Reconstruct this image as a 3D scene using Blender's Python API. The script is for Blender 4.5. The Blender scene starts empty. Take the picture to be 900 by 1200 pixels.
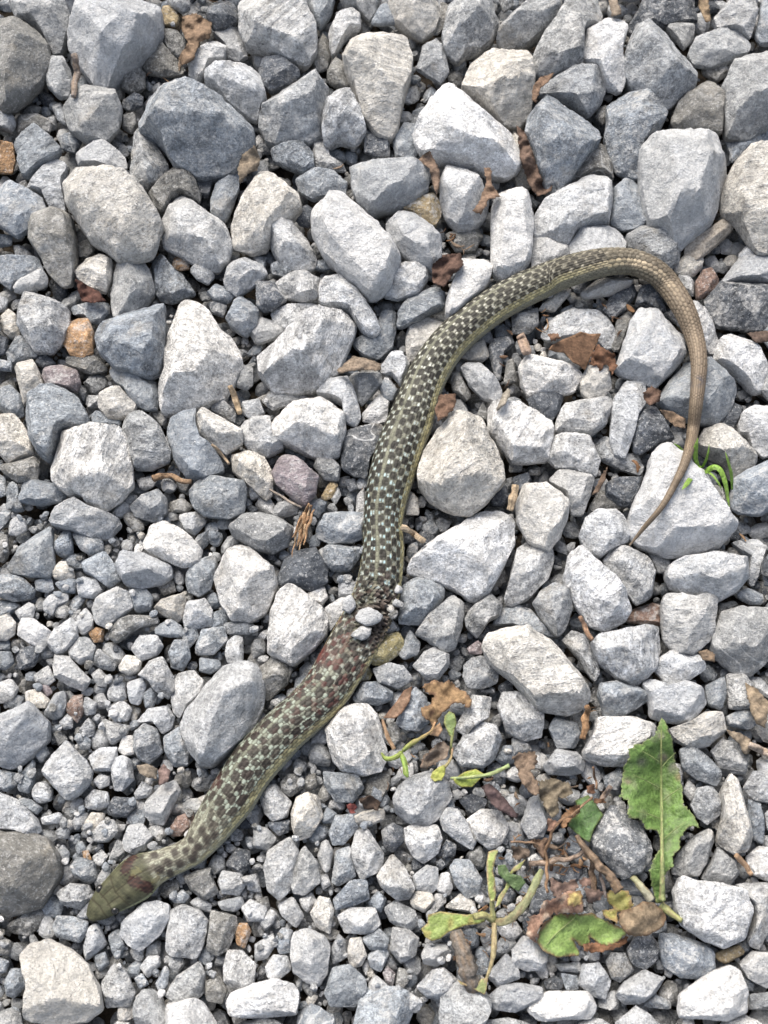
import bpy, math, random
import numpy as np
from mathutils import Vector, noise as mnoise
from mathutils.geometry import delaunay_2d_cdt

random.seed(7)
rng = np.random.default_rng(7)
sc = bpy.context.scene
COL = sc.collection
R = math.radians

# ------------------------------------------------------------------ camera, sky, sun, exposure
TILT, DIST = R(19.0), 0.55
TV = 0.24 / DIST                                   # tan of half the vertical field of view
cam_d = bpy.data.cameras.new('camera')
cam = bpy.data.objects.new('camera', cam_d)
COL.objects.link(cam)
cam.location = (0, -DIST * math.sin(TILT), DIST * math.cos(TILT))
cam.rotation_euler = (TILT, 0, 0)
cam_d.sensor_fit = 'VERTICAL'
cam_d.sensor_height = 24.0
cam_d.lens = 12.0 / TV
cam_d.clip_start, cam_d.clip_end = 0.01, 500.0
cam_d.dof.use_dof = True
cam_d.dof.focus_distance = 0.545
cam_d.dof.aperture_fstop = 12.0
sc.camera = cam

SUN_EL, SUN_AZ = R(49), R(-22)                      # azimuth from +Y (top of the picture), towards +X
world = bpy.data.worlds.new('World')
sc.world = world
world.use_nodes = True
wn = world.node_tree
sky = wn.nodes.new('ShaderNodeTexSky')
sky.sky_type = 'NISHITA'
sky.sun_disc = False
sky.sun_elevation = SUN_EL
sky.sun_rotation = SUN_AZ
sky.dust_density = 4.0
hs = wn.nodes.new('ShaderNodeHueSaturation')          # a thinly clouded sky: paler than a clear one
hs.inputs['Saturation'].default_value = 0.62
wn.links.new(sky.outputs[0], hs.inputs['Color'])
wn.links.new(hs.outputs[0], wn.nodes['Background'].inputs[0])
wn.nodes['Background'].inputs[1].default_value = 0.10
sun_d = bpy.data.lights.new('sun', 'SUN')
sun_d.energy = 1.7
sun_d.angle = R(40)
sun_d.color = (1.0, 0.945, 0.86)
sun = bpy.data.objects.new('sun', sun_d)
COL.objects.link(sun)
sun_dir = Vector((math.sin(SUN_AZ) * math.cos(SUN_EL), math.cos(SUN_AZ) * math.cos(SUN_EL), math.sin(SUN_EL)))
sun.rotation_euler = sun_dir.to_track_quat('Z', 'Y').to_euler()
sc.view_settings.view_transform = 'Standard'
sc.view_settings.look = 'None'
sc.view_settings.gamma = 1.0
sc.view_settings.exposure = 1.23
sc.cycles.max_bounces = 6
sc.cycles.diffuse_bounces = 3

# ------------------------------------------------------------------ from places in the photograph to places on the ground
_c, _s = math.cos(TILT), math.sin(TILT)
CAMP = np.array(cam.location)
def at(px, py, z=0.0):
    """the point at height z that lies at photograph pixel (px, py) of 900 x 1200; arrays welcome"""
    px, py, z = np.broadcast_arrays(np.asarray(px, float), np.asarray(py, float), np.asarray(z, float))
    dx, dy = (px - 450) / 600 * TV, (600 - py) / 600 * TV
    d = np.stack([dx, dy * _c + _s, dy * _s - _c], -1)
    t = (z - CAMP[2]) / d[..., 2]
    return CAMP + d * t[..., None]
def px_size(px, py, z=0.0):
    return float(np.linalg.norm(at(px + 1, py, z) - at(px, py, z)))

# ------------------------------------------------------------------ helpers
def tag(o, label=None, cat=None, group=None, kind=None):
    for k, v in (('label', label), ('category', cat), ('group', group), ('kind', kind)):
        if v: o[k] = v
    return o
def link_mesh(name, verts, faces, mat, parent=None, tint=None, look=None, origin=None, smooth=True, sharp=0):
    """one mesh object; faces: list of index arrays (n x 3 or n x 4)"""
    v = np.asarray(verts, float)
    if origin is not None: v = v - np.asarray(origin, float)
    fl = [np.asarray(f, np.int32) for f in faces if len(f)]
    me = bpy.data.meshes.new(name)
    nl = sum(f.size for f in fl); npol = sum(len(f) for f in fl)
    me.vertices.add(len(v)); me.loops.add(nl); me.polygons.add(npol)
    me.vertices.foreach_set('co', v.astype(np.float32).ravel())
    me.loops.foreach_set('vertex_index', np.concatenate([f.ravel() for f in fl]))
    tot = np.concatenate([np.full(len(f), f.shape[1], np.int32) for f in fl])
    me.polygons.foreach_set('loop_start', np.concatenate([[0], np.cumsum(tot)[:-1]]).astype(np.int32))
    me.polygons.foreach_set('use_smooth', np.full(npol, smooth))
    for nm, a in (('tint', tint), ('look', look)):
        if a is None: continue
        a = np.asarray(a, float)
        if a.ndim == 1: a = np.broadcast_to(a, (len(v), a.size))
        if a.shape[1] == 3: a = np.concatenate([a, np.ones((len(v), 1))], 1)
        at_ = me.attributes.new(nm, 'FLOAT_COLOR', 'POINT')
        at_.data.foreach_set('color', a.astype(np.float32).ravel())
    me.update(); me.validate()
    if sharp: me.set_sharp_from_angle(angle=R(sharp))
    me.materials.append(mat)
    o = bpy.data.objects.new(name, me)
    COL.objects.link(o)
    if origin is not None: o.location = origin
    if parent is not None:
        o.parent = parent
        if origin is not None: o.location = Vector(origin) - parent.location
        else: o.location = -parent.location
    return o
def empty(name, loc):
    o = bpy.data.objects.new(name, None); COL.objects.link(o)
    o.location = Vector(loc); o.empty_display_size = 0.01
    return o
def smooth01(x, a, b):
    t = np.clip((x - a) / (b - a), 0, 1)
    return t * t * (3 - 2 * t)

class Waves:
    """cheap smooth 3-D noise: a sum of random plane waves, about -1..1"""
    def __init__(self, seed, n=10):
        r = np.random.default_rng(seed)
        d = r.normal(size=(n, 3)); d /= np.linalg.norm(d, axis=1)[:, None]
        self.k = d * r.uniform(0.7, 1.5, (n, 1)) * 2 * math.pi
        self.p = r.uniform(0, 6.28, n); self.n = n
    def __call__(self, p):
        return np.sin(p @ self.k.T + self.p).sum(-1) / math.sqrt(self.n) * 0.9
W1, W2, W3 = Waves(1), Waves(2), Waves(3)

# ------------------------------------------------------------------ materials
class NT:
    def __init__(self, name):
        self.m = bpy.data.materials.new(name); self.m.use_nodes = True
        self.t = self.m.node_tree; self.b = self.t.nodes['Principled BSDF']
    def n(self, typ, **kw):
        x = self.t.nodes.new('ShaderNode' + typ)
        for k, v in kw.items(): setattr(x, k, v)
        return x
    def put(self, sock, v):
        if hasattr(v, 'is_linked'): self.t.links.new(v, sock)
        else: sock.default_value = v
    def math(self, op, a, b=0.0, c=None, clamp=False):
        x = self.n('Math', operation=op, use_clamp=clamp)
        self.put(x.inputs[0], a); self.put(x.inputs[1], b)
        if c is not None: self.put(x.inputs[2], c)
        return x.outputs[0]
    def noise(self, vec, scale, detail=3.0, rough=0.6, dist=0.0):
        x = self.n('TexNoise'); self.put(x.inputs['Vector'], vec)
        x.inputs['Scale'].default_value = scale; x.inputs['Detail'].default_value = detail
        x.inputs['Roughness'].default_value = rough; x.inputs['Distortion'].default_value = dist
        return x.outputs[0]
    def ramp(self, v, a, b, lo=0.0, hi=1.0, smooth=True):
        x = self.n('MapRange', interpolation_type='SMOOTHSTEP' if smooth else 'LINEAR')
        self.put(x.inputs[0], v)
        for i, q in zip((1, 2, 3, 4), (a, b, lo, hi)): x.inputs[i].default_value = q
        return x.outputs[0]
    def mix(self, f, a, b, mode='MIX'):
        x = self.n('Mix', data_type='RGBA', blend_type=mode)
        self.put(x.inputs[0], f); self.put(x.inputs[6], a); self.put(x.inputs[7], b)
        return x.outputs[2]
    def scale(self, col, f):
        x = self.n('VectorMath', operation='SCALE')
        self.put(x.inputs[0], col); self.put(x.inputs['Scale'], f)
        return x.outputs[0]
    def attr(self, name):
        return self.n('Attribute', attribute_name=name)
    def sep(self, col):
        x = self.n('SeparateColor'); self.put(x.inputs[0], col); return x.outputs
    def pos(self, off=None):
        g = self.n('NewGeometry').outputs['Position']
        if off is None: return g
        x = self.n('VectorMath', operation='ADD'); self.put(x.inputs[0], g); self.put(x.inputs[1], off)
        return x.outputs[0]
    def bump(self, h, dist, strength=1.0, normal=None):
        x = self.n('Bump'); self.put(x.inputs['Height'], h)
        x.inputs['Distance'].default_value = dist; x.inputs['Strength'].default_value = strength
        if normal is not None: self.put(x.inputs['Normal'], normal)
        return x.outputs[0]

def stone_material():
    t = NT('crushed_limestone')
    tint = t.attr('tint').outputs['Color']
    look = t.sep(t.attr('look').outputs['Color'])          # vein, mottle, random
    off = t.n('CombineXYZ')
    for i in range(3): t.put(off.inputs[i], t.math('MULTIPLY', look[2], (3.1, 5.7, 2.3)[i]))
    p = t.pos(off.outputs[0])
    fine = t.noise(p, 1050, 3.0, 0.75)
    grain = t.noise(p, 420, 4.0, 0.7)
    mid = t.noise(p, 150, 5.0, 0.65)
    big = t.noise(p, 70, 3.0, 0.55, 0.6)
    f = t.math('MULTIPLY', t.ramp(fine, 0.30, 0.70, 0.58, 1.42, False), t.ramp(grain, 0.32, 0.68, 0.68, 1.32, False))
    f = t.math('MULTIPLY', f, t.ramp(mid, 0.32, 0.68, 0.72, 1.28, False))
    f = t.math('MULTIPLY', f, t.ramp(big, 0.3, 0.7, 0.80, 1.20, False))
    # no two stones alike: some smooth and dusty, some grainy, some layered
    k1 = t.math('FRACT', t.math('MULTIPLY', look[2], 7.31))
    f = t.math('ADD', t.math('MULTIPLY', t.math('SUBTRACT', f, 1.0), t.math('ADD', t.math('MULTIPLY', k1, 0.85), 0.45)), 1.0)
    rot = t.n('VectorRotate', rotation_type='AXIS_ANGLE'); t.put(rot.inputs['Vector'], p)
    rot.inputs['Axis'].default_value = (0.4, 0.3, 0.87); t.put(rot.inputs['Angle'], t.math('MULTIPLY', look[2], 40.0))
    mp = t.n('Mapping'); t.put(mp.inputs['Vector'], rot.outputs[0]); mp.inputs['Scale'].default_value = (1.0, 0.13, 0.6)
    band = t.noise(mp.outputs[0], 330, 4.0, 0.65)
    k2 = t.ramp(t.math('FRACT', t.math('MULTIPLY', look[2], 13.7)), 0.62, 0.80)
    f = t.math('MULTIPLY', f, t.math('ADD', t.math('MULTIPLY', t.ramp(band, 0.33, 0.67, -0.34, 0.30, False), k2), 1.0))
    col = t.scale(tint, f)
    # pale powdery crust where the crusher bruised the rock
    crust = t.math('MULTIPLY', t.ramp(t.noise(p, 130, 7.0, 0.78, 0.4), 0.48, 0.62, 0.0, 0.80), t.math('FRACT', t.math('MULTIPLY', look[2], 29.3)))
    col = t.mix(crust, col, (0.62, 0.61, 0.59, 1))
    # dark mineral mottling
    mott = t.math('MULTIPLY', t.ramp(t.noise(p, 300, 5.0, 0.78), 0.52, 0.60), t.math('ADD', t.math('MULTIPLY', look[1], 0.55), 0.20))
    col = t.mix(mott, col, t.scale(tint, 0.36))
    # white crystalline flecks
    fl = t.math('MULTIPLY', t.ramp(t.noise(p, 620, 3.0, 0.75), 0.56, 0.63), t.math('ADD', t.math('MULTIPLY', look[1], 0.30), 0.30))
    col = t.mix(fl, col, (0.70, 0.70, 0.69, 1))
    # calcite veins
    v = t.math('ABSOLUTE', t.math('SUBTRACT', t.noise(p, 48, 1.5, 0.5, 0.35), 0.5))
    vm = t.math('MULTIPLY', t.ramp(v, 0.002, 0.016, 0.85, 0.0), look[0])
    col = t.mix(vm, col, (0.66, 0.66, 0.65, 1))
    # faint earthy staining in patches of its own
    st = t.math('MULTIPLY', t.ramp(t.noise(p, 45, 4.0, 0.65), 0.58, 0.74), 0.30)
    col = t.mix(st, col, (0.34, 0.29, 0.215, 1))
    t.put(t.b.inputs['Base Color'], col)
    t.b.inputs['Roughness'].default_value = 0.86
    t.b.inputs['Specular IOR Level'].default_value = 0.25
    n1 = t.bump(mid, 0.0040, 0.7)
    n2 = t.bump(grain, 0.0017, 0.8, n1)
    n3 = t.bump(fine, 0.0008, 0.8, n2)
    n3 = t.bump(t.math('MULTIPLY', band, k2), 0.0030, 0.8, n3)
    t.put(t.b.inputs['Normal'], n3)
    return t.m
def tint_material(name, rough=0.7, spec=0.25, fine=900, mid=160, var=0.35, bump=0.0006, sheen=0.0, trans=0.0, stretch=None, veins=False):
    t = NT(name)
    tint = t.attr('tint').outputs['Color']
    p = t.pos()
    if stretch is not None:
        m = t.n('Mapping'); t.put(m.inputs['Vector'], p)
        m.inputs['Rotation'].default_value = (0, 0, stretch); m.inputs['Scale'].default_value = (1.0, 0.12, 1.0)
        p = m.outputs[0]
    a, b = t.noise(p, fine, 3.0, 0.65), t.noise(p, mid, 4.0, 0.6)
    f = t.math('MULTIPLY', t.ramp(a, 0.3, 0.7, 1 - var, 1 + var, False), t.ramp(b, 0.3, 0.7, 1 - var * 0.8, 1 + var * 0.8, False))
    bc = t.scale(tint, f)
    nrm = t.bump(a, bump * 0.7, 0.7, t.bump(b, bump * 2, 0.7))
    if veins:                                      # net of fine veins
        wv = t.n('VectorMath', operation='ADD'); t.put(wv.inputs[0], p)
        nz = t.n('TexNoise'); t.put(nz.inputs['Vector'], p); nz.inputs['Scale'].default_value = 250
        t.put(wv.inputs[1], t.scale(nz.outputs['Color'], 0.0022))
        for sc_, dd in ((210, 0.10), (520, 0.14)):
            vo = t.n('TexVoronoi', feature='DISTANCE_TO_EDGE'); t.put(vo.inputs['Vector'], wv.outputs[0]); vo.inputs['Scale'].default_value = sc_
            m = t.ramp(vo.outputs['Distance'], 0.0, dd, 1.0, 0.0)
            bc = t.mix(t.math('MULTIPLY', m, 0.22), bc, t.scale(bc, 1.5))
            nrm = t.bump(t.ramp(vo.outputs['Distance'], 0.0, 0.25), 0.00016, 0.6, nrm)
    t.put(t.b.inputs['Base Color'], bc)
    t.b.inputs['Roughness'].default_value = rough
    t.b.inputs['Specular IOR Level'].default_value = spec
    t.put(t.b.inputs['Normal'], nrm)
    if trans > 0:
        tr = t.n('BsdfTranslucent'); t.put(tr.inputs[0], t.scale(tint, 1.3))
        mx = t.n('MixShader'); mx.inputs[0].default_value = trans
        t.t.links.new(t.b.outputs[0], mx.inputs[1]); t.t.links.new(tr.outputs[0], mx.inputs[2])
        t.t.links.new(mx.outputs[0], t.t.nodes['Material Output'].inputs[0])
    return t.m
def soil_material():
    t = NT('dark_soil')
    p = t.pos()
    a, b = t.noise(p, 300, 6.0, 0.7), t.noise(p, 60, 4.0, 0.6)
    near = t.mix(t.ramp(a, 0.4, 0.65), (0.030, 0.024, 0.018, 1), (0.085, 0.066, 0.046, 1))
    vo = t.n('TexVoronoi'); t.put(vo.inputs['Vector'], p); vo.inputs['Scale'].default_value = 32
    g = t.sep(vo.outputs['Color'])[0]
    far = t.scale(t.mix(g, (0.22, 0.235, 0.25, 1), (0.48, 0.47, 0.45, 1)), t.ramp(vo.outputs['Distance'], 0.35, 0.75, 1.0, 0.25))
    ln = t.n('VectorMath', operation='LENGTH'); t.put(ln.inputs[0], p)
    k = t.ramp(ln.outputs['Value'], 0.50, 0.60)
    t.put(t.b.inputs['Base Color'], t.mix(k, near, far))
    t.b.inputs['Roughness'].default_value = 0.95
    t.put(t.b.inputs['Normal'], t.bump(a, 0.003, 0.8, t.bump(b, 0.006, 0.8)))
    return t.m
M_STONE = stone_material()
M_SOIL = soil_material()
M_LEAF = tint_material('fresh_leaf', 0.5, 0.4, 900, 330, 0.26, 0.0005, trans=0.12, veins=True)
M_DRY = tint_material('dry_leaf', 0.8, 0.2, 700, 200, 0.40, 0.0007, trans=0.08)
M_STEM = tint_material('plant_stem', 0.6, 0.3, 900, 260, 0.28, 0.0004)
M_WOOD = tint_material('weathered_wood', 0.85, 0.15, 900, 300, 0.42, 0.0007)
M_SNAKE = tint_material('snake_scales', 0.58, 0.3, 1600, 260, 0.12, 0.00012)
M_EYE = tint_material('snake_eye', 0.15, 0.6, 900, 200, 0.05, 0.0)

# ------------------------------------------------------------------ ground
gs = 60.0
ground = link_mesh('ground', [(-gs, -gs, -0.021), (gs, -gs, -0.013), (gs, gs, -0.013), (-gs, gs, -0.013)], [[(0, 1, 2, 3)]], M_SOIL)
tag(ground, 'dark soil ground under the gravel', None, None, 'structure')

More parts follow.
